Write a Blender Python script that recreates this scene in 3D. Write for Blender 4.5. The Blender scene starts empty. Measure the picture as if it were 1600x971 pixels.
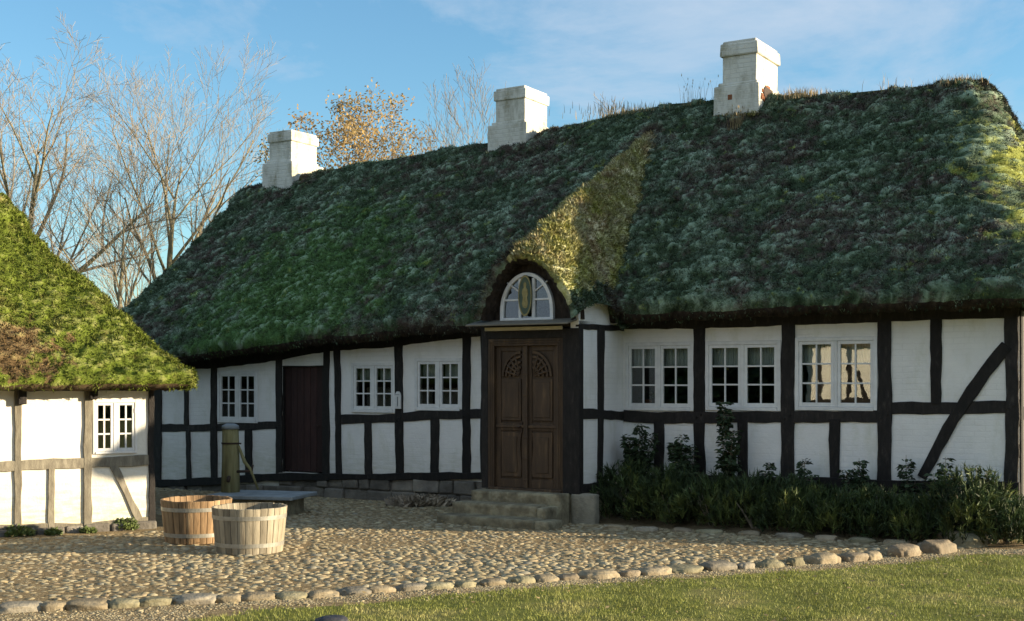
import bpy, math, random
import numpy as np
from mathutils import Vector, Matrix
random.seed(7); rng = np.random.default_rng(7)
sc = bpy.context.scene; COL = sc.collection
PI = math.pi
# ------------------------------------------------------------------ camera measures
F, CX, YH, EYE = 2000.0, 800.0, 595.0, 1.9       # focal length and horizon in photo pixels, eye height in m
def ground_at(x, y, z=0.0):                      # a ground point seen at a measured place of the survey
    d = F*(EYE-z)/(y-YH); return Vector(((x-CX)/F*d, d, z))
class Frame:                                     # a wall's own axes: a along it (to the right), b into the house
    def __init__(s, x, y, deg):
        s.x, s.y, s.t = x, y, math.radians(deg); s.c, s.s = math.cos(s.t), math.sin(s.t)
    def a(s, px, b=0.0):
        r = (px-CX)/F
        return (s.x - s.s*b - r*(s.y + s.c*b))/(r*s.s - s.c)
    def depth(s, a, b=0.0): return s.y + s.s*a + s.c*b
    def z(s, a, py, b=0.0): return EYE + (YH-py)*s.depth(a, b)/F
    def az(s, px, py, b=0.0):
        a = s.a(px, b); return (a, s.z(a, py, b))
    def world(s, a, b, z=0.0): return Vector((s.x + s.c*a - s.s*b, s.y + s.s*a + s.c*b, z))
MH = Frame(6.11, 15.42, -31.0)                   # main house, origin = its right front corner
LH = Frame(-4.64, 16.5, 29.7)                    # small left house, origin = its right front corner
# ------------------------------------------------------------------ noise in numpy
def _h(ix, iy, iz, seed):
    n = (ix.astype(np.int64)*374761393 + iy.astype(np.int64)*668265263 + iz.astype(np.int64)*2147483647 + seed*1274126177) & 0xffffffff
    n = ((n ^ (n >> 13))*1274126177) & 0xffffffff
    n = ((n ^ (n >> 16))*668265263) & 0xffffffff
    return ((n ^ (n >> 15)) & 0xffff)/65535.0
def vnoise(P, scale=1.0, seed=0):
    Q = P*scale; I = np.floor(Q); f = Q-I; f = f*f*(3-2*f)
    out = 0
    for dx in (0, 1):
        for dy in (0, 1):
            for dz in (0, 1):
                w = (f[:,0] if dx else 1-f[:,0])*(f[:,1] if dy else 1-f[:,1])*(f[:,2] if dz else 1-f[:,2])
                out = out + w*_h(I[:,0]+dx, I[:,1]+dy, I[:,2]+dz, seed)
    return out*2-1
def fbm(P, scale=1.0, oct=4, seed=0, gain=.5):
    o = 0; a = 1; t = 0
    for k in range(oct):
        o = o + a*vnoise(P, scale*2**k, seed+k*17); t += a; a *= gain
    return o/t
# ------------------------------------------------------------------ mesh collector
class MB:
    def __init__(s): s.v = []; s.f = []; s.a = []
    def add(s, vs, fs, var=None):
        n = len(s.v); s.v.extend([tuple(p) for p in vs]); s.f.extend([tuple(i+n for i in q) for q in fs])
        if var is None: var = random.random()
        s.a.extend(var if hasattr(var, '__len__') else [var]*len(vs))
    def box(s, x0, x1, y0, y1, z0, z1, var=None):
        s.add([(x0,y0,z0),(x1,y0,z0),(x1,y1,z0),(x0,y1,z0),(x0,y0,z1),(x1,y0,z1),(x1,y1,z1),(x0,y1,z1)],
              [(0,3,2,1),(4,5,6,7),(0,1,5,4),(1,2,6,5),(2,3,7,6),(3,0,4,7)], var)
    def tube(s, pts, rad, n=8, var=None, cap=True):
        pts = [Vector(p) for p in pts]; m = len(pts)
        if not hasattr(rad, '__len__'): rad = [rad]*m
        vs = []; fs = []; up = None
        for i, p in enumerate(pts):
            d = (pts[min(i+1,m-1)]-pts[max(i-1,0)]).normalized()
            if up is None: up = d.orthogonal().normalized()
            x = (up - d*up.dot(d))
            x = x.normalized() if x.length > 1e-6 else d.orthogonal().normalized()
            up = x; y = d.cross(x)
            for k in range(n):
                t = 2*PI*k/n; vs.append(p + (x*math.cos(t)+y*math.sin(t))*rad[i])
        for i in range(m-1):
            for k in range(n):
                fs.append((i*n+k, i*n+(k+1)%n, (i+1)*n+(k+1)%n, (i+1)*n+k))
        if cap: fs.append(tuple(range(n-1,-1,-1))); fs.append(tuple((m-1)*n+k for k in range(n)))
        s.add(vs, fs, var)
    def prism(s, poly, y0, y1, var=None):        # polygon in (x, z), extruded in y (y0 front)
        n = len(poly)
        vs = [(x,y0,z) for x,z in poly]+[(x,y1,z) for x,z in poly]
        fs = [tuple(range(n)), tuple(range(2*n-1,n-1,-1))]+[(i,i+n,(i+1)%n+n,(i+1)%n) for i in range(n)]
        s.add(vs, fs, var)
    def build(s, name, mat, parent=None, bevel=0, smooth=False, seg=1):
        me = bpy.data.meshes.new(name); me.from_pydata(s.v, [], s.f); me.update()
        return finish(me, name, mat, parent, np.array(s.a), bevel, smooth, seg)
def finish(me, name, mat, parent=None, var=None, bevel=0, smooth=False, seg=1):
    if var is not None and len(var):
        at = me.attributes.new('var', 'FLOAT', 'POINT'); at.data.foreach_set('value', np.asarray(var, dtype=np.float32))
    me.materials.append(mat)
    if smooth: me.polygons.foreach_set('use_smooth', [True]*len(me.polygons))
    o = bpy.data.objects.new(name, me); COL.objects.link(o); o.parent = parent
    if bevel:
        b = o.modifiers.new('Bevel', 'BEVEL'); b.width = bevel; b.segments = seg; b.limit_method = 'ANGLE'; b.angle_limit = math.radians(35)
    return o
def np_obj(V, Q, name, mat, parent=None, var=None, smooth=False):
    me = bpy.data.meshes.new(name); k = Q.shape[1]
    me.vertices.add(len(V)); me.vertices.foreach_set('co', V.astype(np.float32).ravel())
    me.loops.add(Q.size); me.loops.foreach_set('vertex_index', Q.astype(np.int32).ravel())
    me.polygons.add(len(Q)); me.polygons.foreach_set('loop_start', np.arange(0, Q.size, k, dtype=np.int32))
    me.update(calc_edges=True); me.validate()
    return finish(me, name, mat, parent, var, 0, smooth)
def mixed_obj(V, Q, V2, T, name, mat, parent, var, var2):   # quads + triangles in one mesh
    me = bpy.data.meshes.new(name); n = len(V)
    me.vertices.add(n+len(V2)); me.vertices.foreach_set('co', np.vstack([V,V2]).astype(np.float32).ravel())
    me.loops.add(Q.size+T.size); me.loops.foreach_set('vertex_index', np.concatenate([Q.ravel(), (T+n).ravel()]).astype(np.int32))
    me.polygons.add(len(Q)+len(T))
    me.polygons.foreach_set('loop_start', np.concatenate([np.arange(0,Q.size,4), Q.size+np.arange(0,T.size,3)]).astype(np.int32))
    me.update(calc_edges=True)
    sm = np.zeros(len(Q)+len(T), dtype=bool); sm[:len(Q)] = True; me.polygons.foreach_set('use_smooth', sm)
    return finish(me, name, mat, parent, np.concatenate([var, var2]))
def empty(name, loc=(0,0,0), rz=0):
    o = bpy.data.objects.new(name, None); COL.objects.link(o); o.location = loc; o.rotation_euler = (0,0,rz); return o
def tag(o, label=None, cat=None, group=None, kind=None):
    if label: o['label'] = label
    if cat: o['category'] = cat
    if group: o['group'] = group
    if kind: o['kind'] = kind
    return o
# ------------------------------------------------------------------ materials
def nodes(name):
    m = bpy.data.materials.new(name); m.use_nodes = True; nt = m.node_tree
    return m, nt, nt.nodes['Principled BSDF']
def N(nt, t, **kw):
    n = nt.nodes.new(t)
    for k, v in kw.items():
        if k in n.inputs: n.inputs[k].default_value = v
        else: setattr(n, k, v)
    return n
def ramp(nt, fac, stops):
    r = N(nt, 'ShaderNodeValToRGB'); e = r.color_ramp.elements
    while len(e) < len(stops): e.new(.5)
    for i, (p, c) in enumerate(stops): e[i].position = p; e[i].color = (*c, 1) if len(c) == 3 else c
    nt.links.new(fac, r.inputs[0]); return r.outputs[0]
def mix(nt, fac, a, b, mode='MIX'):
    m = N(nt, 'ShaderNodeMix', data_type='RGBA', blend_type=mode)
    L = nt.links
    for sock, v in ((m.inputs[0], fac), (m.inputs[6], a), (m.inputs[7], b)):
        if hasattr(v, 'is_linked'): L.new(v, sock)
        else: sock.default_value = v if not hasattr(v, '__len__') else (*v, 1) if len(v) == 3 else v
    return m.outputs[2]
def noise(nt, scale, detail=5, rough=.55, vec=None, dist=0):
    n = N(nt, 'ShaderNodeTexNoise'); n.inputs['Scale'].default_value = scale; n.inputs['Detail'].default_value = detail
    n.inputs['Roughness'].default_value = rough; n.inputs['Distortion'].default_value = dist
    if vec is None: vec = N(nt, 'ShaderNodeTexCoord').outputs['Object']
    nt.links.new(vec, n.inputs['Vector']); return n.outputs['Fac']
def bump(nt, p, h, strength=.5, dist=.02):
    b = N(nt, 'ShaderNodeBump'); b.inputs['Strength'].default_value = strength; b.inputs['Distance'].default_value = dist
    nt.links.new(h, b.inputs['Height'])
    nt.links.new(b.outputs[0], p.inputs['Normal']); return b
def stretch(nt, sx, sy, sz):
    m = N(nt, 'ShaderNodeMapping'); m.inputs['Scale'].default_value = (sx, sy, sz)
    nt.links.new(N(nt, 'ShaderNodeTexCoord').outputs['Object'], m.inputs[0]); return m.outputs[0]
def varied(nt, col, amount):
    a = N(nt, 'ShaderNodeAttribute', attribute_name='var')
    mr = N(nt, 'ShaderNodeMapRange'); mr.inputs[3].default_value = 1-amount; mr.inputs[4].default_value = 1+amount
    nt.links.new(a.outputs['Fac'], mr.inputs[0])
    return mix(nt, 1.0, col, mr.outputs[0], 'MULTIPLY')
def simple(name, stops, scale=6, rough=.85, b=.3, bscale=60, var=.1, vec=None, bd=.01, spec=.3, metal=0):
    m, nt, p = nodes(name)
    v = stretch(nt, *vec) if vec else None
    c = ramp(nt, noise(nt, scale, 6, .6, v), stops)
    if var: c = varied(nt, c, var)
    nt.links.new(c, p.inputs['Base Color']); p.inputs['Roughness'].default_value = rough
    p.inputs['Specular IOR Level'].default_value = spec; p.inputs['Metallic'].default_value = metal
    if b: bump(nt, p, noise(nt, bscale, 5, .6, v), b, bd)
    return m
M = {}
M['timber'] = simple('tarred_timber', [(.3,(.011,.010,.009)),(.58,(.022,.019,.017)),(.78,(.055,.047,.040))], 7, .7, .9, 34, .3, (3,3,1), .01, .25)
M['grey_timber'] = simple('weathered_grey_timber', [(.3,(.14,.125,.095)),(.55,(.22,.20,.15)),(.75,(.30,.275,.21))], 6, .9, .6, 30, .15, (4,4,1), .01)
M['stone'] = simple('foundation_stone', [(.25,(.09,.082,.07)),(.5,(.17,.155,.13)),(.75,(.27,.25,.2))], 3, .95, .8, 14, .25, None, .03)
M['step'] = simple('mossy_step_stone', [(.3,(.10,.085,.055)),(.48,(.19,.165,.105)),(.62,(.29,.26,.17)),(.76,(.17,.165,.07))], 6, .95, .7, 25, .15, None, .02)
M['cream_stone'] = simple('pale_plinth_stone', [(.25,(.13,.12,.09)),(.5,(.26,.24,.18)),(.75,(.36,.33,.26))], 4, .95, .7, 25, .15, None, .02)
M['cobble'] = None
M['paint'] = simple('white_window_paint', [(.3,(.62,.62,.60)),(.7,(.76,.76,.74))], 8, .5, .1, 60, .05, None, .005, .4)
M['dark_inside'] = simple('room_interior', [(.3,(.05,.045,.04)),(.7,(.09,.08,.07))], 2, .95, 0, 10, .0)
M['plank'] = simple('red_brown_plank', [(.3,(.022,.010,.009)),(.7,(.045,.02,.017))], 5, .7, .5, 40, .35, (4,4,.6), .01)
M['carved'] = simple('old_oak_door', [(.25,(.030,.018,.010)),(.55,(.062,.037,.019)),(.8,(.14,.088,.042))], 3, .6, .5, 30, .2, (5,5,.8), .01, .4)
M['carved_dark'] = simple('dark_oak_recess', [(.25,(.02,.012,.008)),(.8,(.06,.035,.02))], 3, .6, .5, 30, .2, (5,5,.8), .01, .4)
M['iron'] = simple('rusty_iron', [(.3,(.02,.014,.01)),(.7,(.06,.035,.02))], 20, .7, .3, 60, .1)
M['zinc'] = simple('galvanised_hoop', [(.3,(.24,.23,.19)),(.7,(.40,.39,.34))], 12, .45, .1, 60, .1, None, .005, .5)
M['zinc'].node_tree.nodes['Principled BSDF'].inputs['Metallic'].default_value = .4
M['board'] = simple('grey_canopy_board', [(.3,(.10,.09,.07)),(.7,(.19,.17,.13))], 5, .85, .5, 30, .1, (1,4,4))
M['cream'] = simple('cream_trim', [(.3,(.45,.41,.30)),(.7,(.6,.56,.42))], 5, .7, .1, 30, .05)
M['pump'] = simple('mossy_pump_wood', [(.25,(.10,.085,.04)),(.5,(.21,.19,.085)),(.75,(.33,.30,.16))], 3, .9, .7, 20, .15, (5,5,.5), .02)
M['slab'] = simple('blue_grey_slab', [(.3,(.14,.16,.17)),(.7,(.26,.29,.30))], 4, .75, .4, 30, .1)
M['earth'] = simple('bare_earth', [(.25,(.09,.065,.035)),(.55,(.17,.13,.075)),(.8,(.25,.20,.12))], 4, 1, .8, 40, .0, None, .02)
M['bark'] = simple('pale_bark', [(.3,(.13,.115,.065)),(.55,(.23,.20,.12)),(.75,(.32,.28,.18))], 4, .95, .6, 20, .1, (2,2,.6), .03)
M['twig'] = simple('twig_bark', [(.3,(.19,.155,.115)),(.7,(.35,.295,.215))], 3, .95, 0, 20, .35)
M['plaque'] = simple('white_plastic', [(.3,(.6,.6,.58)),(.7,(.7,.7,.68))], 8, .5, 0, 20, .0)
M['curtain'] = simple('net_curtain', [(.35,(.55,.56,.55)),(.65,(.8,.8,.78))], 14, .95, .4, 30, .0, (6,1,.4), .02)
M['black_stone'] = simple('dark_rock', [(.3,(.02,.022,.028)),(.7,(.05,.05,.055))], 8, .6, .6, 30, 0)
# whitewash over brick, with weather stains
def whitewash(name, base, stain, brick=.35, stain_amt=.5, low=0.0, st0=.52, lowc=(.60,.52,.27), zr=(.2,.95)):
    m, nt, p = nodes(name); L = nt.links
    tc = N(nt, 'ShaderNodeTexCoord').outputs['Object']
    sx = N(nt, 'ShaderNodeSeparateXYZ'); L.new(tc, sx.inputs[0])
    ad = N(nt, 'ShaderNodeMath', operation='ADD'); L.new(sx.outputs[0], ad.inputs[0]); L.new(sx.outputs[1], ad.inputs[1])
    cb = N(nt, 'ShaderNodeCombineXYZ'); L.new(ad.outputs[0], cb.inputs[0]); L.new(sx.outputs[2], cb.inputs[1])
    wob = N(nt, 'ShaderNodeTexNoise'); wob.inputs['Scale'].default_value = 3; L.new(tc, wob.inputs['Vector'])
    vm = N(nt, 'ShaderNodeVectorMath', operation='MULTIPLY_ADD'); L.new(wob.outputs['Color'], vm.inputs[0])
    vm.inputs[1].default_value = (.03,.03,0); L.new(cb.outputs[0], vm.inputs[2])
    bt = N(nt, 'ShaderNodeTexBrick'); L.new(vm.outputs[0], bt.inputs['Vector'])
    bt.inputs['Scale'].default_value = 1; bt.inputs['Brick Width'].default_value = .25; bt.inputs['Row Height'].default_value = .072
    bt.inputs['Mortar Size'].default_value = .008; bt.inputs['Mortar Smooth'].default_value = .6
    n1 = noise(nt, 1.7, 7, .65); n2 = noise(nt, 22, 5, .6)
    c = ramp(nt, n1, [(.3, tuple(x*.88 for x in base)), (.6, base)])
    msk = ramp(nt, noise(nt, 3.1, 8, .7, stretch(nt, 1,1,.45)), [(st0,(0,0,0)),(st0+.2,(stain_amt,)*3)])
    c = mix(nt, msk, c, stain)
    if low:
        mr = N(nt, 'ShaderNodeMapRange'); L.new(sx.outputs[2], mr.inputs[0]); mr.inputs[1].default_value = zr[0]; mr.inputs[2].default_value = zr[1]
        mr.inputs[3].default_value = low; mr.inputs[4].default_value = 0
        mm = N(nt, 'ShaderNodeMath', operation='MULTIPLY'); L.new(mr.outputs[0], mm.inputs[0])
        L.new(ramp(nt, noise(nt, 7, 6, .7, stretch(nt, .5,.5,2.4)), [(.35,(0,0,0)),(.65,(1,1,1))]), mm.inputs[1])
        c = mix(nt, mm.outputs[0], c, lowc)
    bk = N(nt, 'ShaderNodeMath', operation='MULTIPLY'); L.new(bt.outputs['Fac'], bk.inputs[0]); L.new(ramp(nt, noise(nt, 1.3, 4, .6), [(.4,(0,0,0)),(.62,(min(1,brick*1.4),)*3)]), bk.inputs[1])
    mort = mix(nt, bk.outputs[0], c, tuple(x*.84 for x in base))
    L.new(mort, p.inputs['Base Color']); p.inputs['Roughness'].default_value = .9; p.inputs['Specular IOR Level'].default_value = .2
    inv = N(nt, 'ShaderNodeMath', operation='MULTIPLY_ADD'); L.new(bt.outputs['Fac'], inv.inputs[0]); inv.inputs[1].default_value = -brick
    L.new(bk.outputs[0], inv.inputs[0]); L.new(n2, inv.inputs[2]); bump(nt, p, inv.outputs[0], .55, .012)
    return m
M['wash'] = whitewash('whitewashed_brick', (.82,.81,.775), (.60,.60,.50), .45, .7, .7, lowc=(.50,.50,.38), zr=(.45,.95))
M['wash_left'] = whitewash('cream_whitewash', (.82,.79,.70), (.72,.67,.50), .22, .35, .9)
M['wash_chimney'] = whitewash('chimney_limewash', (.64,.63,.56), (.27,.25,.17), .8, .95, st0=.45)
M['brick_red'] = simple('bare_brick', [(.3,(.16,.06,.03)),(.7,(.30,.13,.06))], 12, .95, .5, 40)
# window glass
def glass():
    m = bpy.data.materials.new('window_glass'); m.use_nodes = True; nt = m.node_tree; nt.nodes.clear()
    o = N(nt, 'ShaderNodeOutputMaterial'); mx = N(nt, 'ShaderNodeMixShader'); fr = N(nt, 'ShaderNodeFresnel'); fr.inputs[0].default_value = 1.5
    ad = N(nt, 'ShaderNodeMath', operation='ADD'); ad.inputs[1].default_value = .05; nt.links.new(fr.outputs[0], ad.inputs[0])
    t = N(nt, 'ShaderNodeBsdfTransparent'); t.inputs[0].default_value = (.86,.90,.88,1); g = N(nt, 'ShaderNodeBsdfGlossy'); g.inputs['Roughness'].default_value = .01
    b = N(nt, 'ShaderNodeBump'); b.inputs['Strength'].default_value = .02; b.inputs['Distance'].default_value = .02
    nt.links.new(noise(nt, 3.5, 2, .5), b.inputs['Height']); nt.links.new(b.outputs[0], g.inputs['Normal'])
    nt.links.new(ad.outputs[0], mx.inputs[0]); nt.links.new(t.outputs[0], mx.inputs[1]); nt.links.new(g.outputs[0], mx.inputs[2])
    nt.links.new(mx.outputs[0], o.inputs[0]); return m
M['glass'] = glass()
# moss-grown thatch: straw, dark moss, frosty lichen and fresh moss in patches
def thatch(name, straw, moss, lichen, fresh, moss_at=.45, lichen_at=.6, fresh_at=.6, blob=None, bare=None, hip_sun=None):
    m, nt, p = nodes(name); L = nt.links
    a = noise(nt, .8, 8, .68, None, .5); b = noise(nt, 5.5, 6, .7); c = noise(nt, 2.3, 7, .7, stretch(nt, 1,1,1.8)); d = noise(nt, 38, 4, .7)
    mx = N(nt, 'ShaderNodeMath', operation='MULTIPLY_ADD'); L.new(b, mx.inputs[0]); mx.inputs[1].default_value = .7
    L.new(a, mx.inputs[2]); 
    col = ramp(nt, d, [(.3, tuple(x*.55 for x in straw)), (.55, straw), (.75, tuple(min(1,x*1.7) for x in straw))])
    mcol = ramp(nt, d, [(.3, tuple(x*.5 for x in moss)), (.6, moss), (.8, tuple(x*1.5 for x in moss))])
    col = mix(nt, ramp(nt, mx.outputs[0], [(moss_at+.32,(0,0,0)),(moss_at+.46,(1,1,1))]), col, mcol)
    lm = N(nt, 'ShaderNodeMath', operation='MULTIPLY'); L.new(ramp(nt, c, [(lichen_at-.08,(0,0,0)),(lichen_at+.1,(1,1,1))]), lm.inputs[0])
    L.new(ramp(nt, d, [(.38,(0,0,0)),(.62,(1,1,1))]), lm.inputs[1])
    col = mix(nt, lm.outputs[0], col, lichen)
    fcol = ramp(nt, d, [(.3, tuple(x*.45 for x in fresh)), (.6, fresh), (.8, tuple(x*1.4 for x in fresh))])
    f0 = noise(nt, 3.1, 6, .68)
    def ball(spec):
        (cx,cy,cz), rad = spec
        gv = N(nt, 'ShaderNodeVectorMath', operation='DISTANCE'); gv.inputs[1].default_value = (cx,cy,cz)
        L.new(N(nt, 'ShaderNodeTexCoord').outputs['Object'], gv.inputs[0])
        mr = N(nt, 'ShaderNodeMapRange'); mr.inputs[1].default_value = 0; mr.inputs[2].default_value = rad; mr.inputs[3].default_value = .34; mr.inputs[4].default_value = -.06
        L.new(gv.outputs['Value'], mr.inputs[0])
        s = N(nt, 'ShaderNodeMath', operation='ADD'); L.new(mr.outputs[0], s.inputs[0]); L.new(f0, s.inputs[1]); return s.outputs[0]
    fac = ball(blob) if blob else f0
    col = mix(nt, ramp(nt, fac, [(fresh_at-.06,(0,0,0)),(fresh_at+.1,(1,1,1))]), col, fcol)
    if bare:
        col = mix(nt, ramp(nt, ball(bare), [(.62,(0,0,0)),(.68,(1,1,1))]), col, ramp(nt, noise(nt, 30, 4, .7, stretch(nt,1,1,.25)), [(.3,(.07,.045,.02)),(.7,(.22,.15,.07))]))
    if hip_sun:
        hip_sun_col = ramp(nt, d, [(.3,(.13,.13,.03)),(.55,(.30,.33,.07)),(.75,(.46,.46,.16))])  # sunlight on the right roof end, put in as yellow-green moss colour
        col = mix(nt, ramp(nt, ball(hip_sun), [(.56,(0,0,0)),(.67,(1,1,1))]), col, hip_sun_col)
    at = N(nt, 'ShaderNodeAttribute', attribute_name='var')
    col = mix(nt, ramp(nt, at.outputs['Fac'], [(.62,(0,0,0)),(1,(.6,)*3)]), col, lichen)
    col = varied(nt, col, .62)
    L.new(col, p.inputs['Base Color']); p.inputs['Roughness'].default_value = .95; p.inputs['Specular IOR Level'].default_value = .15
    bump(nt, p, d, .9, .03)
    return m
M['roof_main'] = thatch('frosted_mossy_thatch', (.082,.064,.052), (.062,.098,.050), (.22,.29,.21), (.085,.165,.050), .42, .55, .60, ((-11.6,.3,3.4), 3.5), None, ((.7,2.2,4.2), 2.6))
M['roof_dormer'] = thatch('sunlit_tone_mossy_thatch', (.38,.28,.14), (.36,.35,.12), (.62,.60,.42), (.40,.41,.10), .42, .53, .55)  # sunlight on the dormer is put into these brightened moss and straw tones
M['roof_left'] = thatch('bright_mossy_thatch', (.15,.10,.04), (.13,.125,.035), (.21,.20,.08), (.130,.172,.022), .32, .68, .37, None, ((LH.a(4,.3),.15,2.3), 1.15))
def leafmat(name, stops, trans=.25, scale=6, var=.35):
    m, nt, p = nodes(name); c = varied(nt, ramp(nt, noise(nt, scale, 4, .6), stops), var)
    nt.links.new(c, p.inputs['Base Color']); p.inputs['Roughness'].default_value = .6; p.inputs['Specular IOR Level'].default_value = .3
    t = N(nt, 'ShaderNodeBsdfTranslucent'); nt.links.new(c, t.inputs[0]); mx = N(nt, 'ShaderNodeMixShader'); mx.inputs[0].default_value = trans
    o = nt.nodes['Material Output']; nt.links.new(p.outputs[0], mx.inputs[1]); nt.links.new(t.outputs[0], mx.inputs[2]); nt.links.new(mx.outputs[0], o.inputs[0]); return m
M['needle'] = leafmat('conifer_needles', [(.3,(.022,.036,.016)),(.5,(.045,.07,.022)),(.7,(.13,.15,.035))], .1, 2.2, .8)
M['rose'] = leafmat('rose_leaves', [(.3,(.03,.05,.025)),(.6,(.05,.08,.035)),(.8,(.10,.13,.06))], .2)
M['gold'] = leafmat('autumn_leaves', [(.3,(.20,.13,.05)),(.55,(.32,.22,.08)),(.8,(.30,.29,.12))], .3, .5)
M['grass'] = leafmat('grass_blades', [(.3,(.17,.18,.045)),(.5,(.25,.27,.06)),(.7,(.40,.37,.14))], .25, 1.3, .4)
M['dry'] = leafmat('dry_grass', [(.3,(.20,.15,.07)),(.7,(.36,.28,.14))], .2)
M['weed'] = leafmat('weed_leaves', [(.3,(.05,.08,.02)),(.7,(.13,.17,.05))], .2)
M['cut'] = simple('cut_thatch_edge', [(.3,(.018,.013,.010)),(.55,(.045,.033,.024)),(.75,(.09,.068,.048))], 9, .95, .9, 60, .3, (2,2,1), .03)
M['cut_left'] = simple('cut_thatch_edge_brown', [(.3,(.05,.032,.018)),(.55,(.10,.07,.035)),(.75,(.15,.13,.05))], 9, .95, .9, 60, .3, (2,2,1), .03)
def second(o, mat, idx):
    o.data.materials.append(mat); n = len(o.data.polygons); mi = np.zeros(n, dtype=np.int32); mi[idx] = 1; o.data.polygons.foreach_set('material_index', mi)
# ------------------------------------------------------------------ ground, cobbles, lawn
KERB = [ground_at(-420, 978), ground_at(-60,962), ground_at(60,955), ground_at(480,936), ground_at(900,907), ground_at(1200,887), ground_at(1400,871), ground_at(1500,861)]
def kerb_y(x):
    xs = [p.x for p in KERB]; ys = [p.y for p in KERB]; return np.interp(x, xs, ys)
def ground_z(X, Y):
    P = np.stack([X, Y, X*0], 1); return .015*fbm(P, .5, 4, 3) + .006*fbm(P, 6, 2, 9)
def lawn_material():
    m, nt, p = nodes('lawn_and_earth'); L = nt.links
    tc = N(nt, 'ShaderNodeTexCoord').outputs['Object']; sx = N(nt, 'ShaderNodeSeparateXYZ'); L.new(tc, sx.inputs[0])
    g = ramp(nt, noise(nt, 1.3, 8, .65), [(.3,(.12,.13,.035)),(.5,(.17,.19,.05)),(.66,(.25,.23,.09)),(.8,(.33,.28,.16))])
    e = ramp(nt, noise(nt, 7, 9, .78), [(.3,(.16,.12,.065)),(.5,(.27,.205,.115)),(.7,(.40,.33,.20))])
    at = N(nt, 'ShaderNodeAttribute', attribute_name='var')
    ad = N(nt, 'ShaderNodeMath', operation='MULTIPLY_ADD'); L.new(noise(nt, 4, 6, .7), ad.inputs[0]); ad.inputs[1].default_value = 1.1; L.new(at.outputs['Fac'], ad.inputs[2])
    L.new(mix(nt, ramp(nt, ad.outputs[0], [(.80,(0,0,0)),(1.0,(1,1,1))]), g, e), p.inputs['Base Color']); p.inputs['Roughness'].default_value = 1; p.inputs['Specular IOR Level'].default_value = .1
    bump(nt, p, noise(nt, 22, 8, .8), 1.0, .05); return m
def earthiness(X, Y):                             # 1 = bare earth, 0 = lawn
    ky = np.interp(X, [p.x for p in KERB], [p.y for p in KERB]); d = ky - Y
    P_ = np.stack([X,Y*2,X*0],1); strip = np.interp(X, [-4, -2.2, .5, 3, 6], [1.6, .45, .28, .34, .34])*(1+.45*fbm(P_, 1.6, 3, 31)+.3*fbm(P_, 5, 2, 32))
    e = np.clip(1.0 - (d-strip*.7)/(strip*.6), 0, 1)
    # lawn continues to the right of the paving
    right = np.clip((X-5.7)/.5, 0, 1)
    return np.maximum(e*(1-right), 0)
def sheet(x0, x1, y0, y1, nx, ny, name, mat, z=0.0, kind='structure', noise_on=True):
    X, Y = np.meshgrid(np.linspace(x0,x1,nx), np.linspace(y0,y1,ny)); X = X.ravel(); Y = Y.ravel()
    Z = z + (ground_z(X,Y) if noise_on else 0*X)
    i = np.arange((nx-1)*(ny-1)); r = i//(nx-1); c = i%(nx-1); q = r*nx+c
    o = np_obj(np.stack([X,Y,Z],1), np.stack([q,q+1,q+nx+1,q+nx],1), name, mat, None, earthiness(X,Y), True); tag(o, kind=kind); return o
LM = lawn_material()
sheet(-14, 16, 4, 22, 260, 170, 'courtyard_ground', LM, 0)
far = MB(); far.add([(-1500,-1500,-.06),(1500,-1500,-.06),(1500,1500,-.06),(-1500,1500,-.06)], [(0,1,2,3)], 0.0)
tag(far.build('ground', LM), kind='structure')
# cobblestones: rounded stones pressed side by side
def cobble_material():
    m, nt, p = nodes('cobble_stones'); L = nt.links
    at = N(nt, 'ShaderNodeAttribute', attribute_name='var')
    c = ramp(nt, at.outputs['Fac'], [(0,(.17,.145,.09)),(.25,(.27,.22,.125)),(.5,(.34,.285,.165)),(.7,(.27,.20,.115)),(.85,(.42,.36,.22)),(1,(.23,.215,.165))])
    c = mix(nt, ramp(nt, noise(nt, 30, 5, .7), [(.4,(0,0,0)),(.7,(.55,)*3)]), c, (.20,.18,.12))
    L.new(c, p.inputs['Base Color']); p.inputs['Roughness'].default_value = .8; p.inputs['Specular IOR Level'].default_value = .3
    bump(nt, p, noise(nt, 60, 4, .6), .4, .01); return m
M['cobble'] = cobble_material()
def stones(P, R, name, rows=4, seg=9, seed=1, flat=.55):
    n = len(P); g = np.random.default_rng(seed)
    ang = g.uniform(0, 2*PI, n); ex = g.uniform(1.0, 1.55, n); h = R*g.uniform(.75*flat, 1.25*flat, n)
    V = []; tilt = g.uniform(-.28, .28, (n,2))
    ph = g.uniform(0, 2*PI, (n,3))
    for r in range(rows+1):
        t = r/rows; el = t*PI/2*.98
        rad = math.cos(el)**.8; zz = math.sin(el)
        for k in range(seg):
            th = 2*PI*k/seg
            wob = 1 + .13*np.sin(2*th+ph[:,0]) + .09*np.sin(3*th+ph[:,1])
            lx = R*ex*rad*wob*math.cos(th); ly = R/ex**.6*rad*wob*math.sin(th)
            x = lx*np.cos(ang)-ly*np.sin(ang); y = lx*np.sin(ang)+ly*np.cos(ang)
            z = h*zz + (tilt[:,0]*x + tilt[:,1]*y)*.7
            V.append(np.stack([P[:,0]+x, P[:,1]+y, P[:,2]+z-.012], 1))
    V = np.stack(V, 1)                                    # n, (rows+1)*seg, 3
    base = []
    for r in range(rows):
        for k in range(seg): base.append((r*seg+k, r*seg+(k+1)%seg, (r+1)*seg+(k+1)%seg, (r+1)*seg+k))
    base = np.array(base); m = (rows+1)*seg
    Q = (base[None]+ (np.arange(n)*m)[:,None,None]).reshape(-1,4)
    var = np.repeat(g.uniform(0,1,n), m)
    return np_obj(V.reshape(-1,3), Q, name, M['cobble'], None, var, True)
pts = []
sp = .094; th = math.radians(-14)
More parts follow.
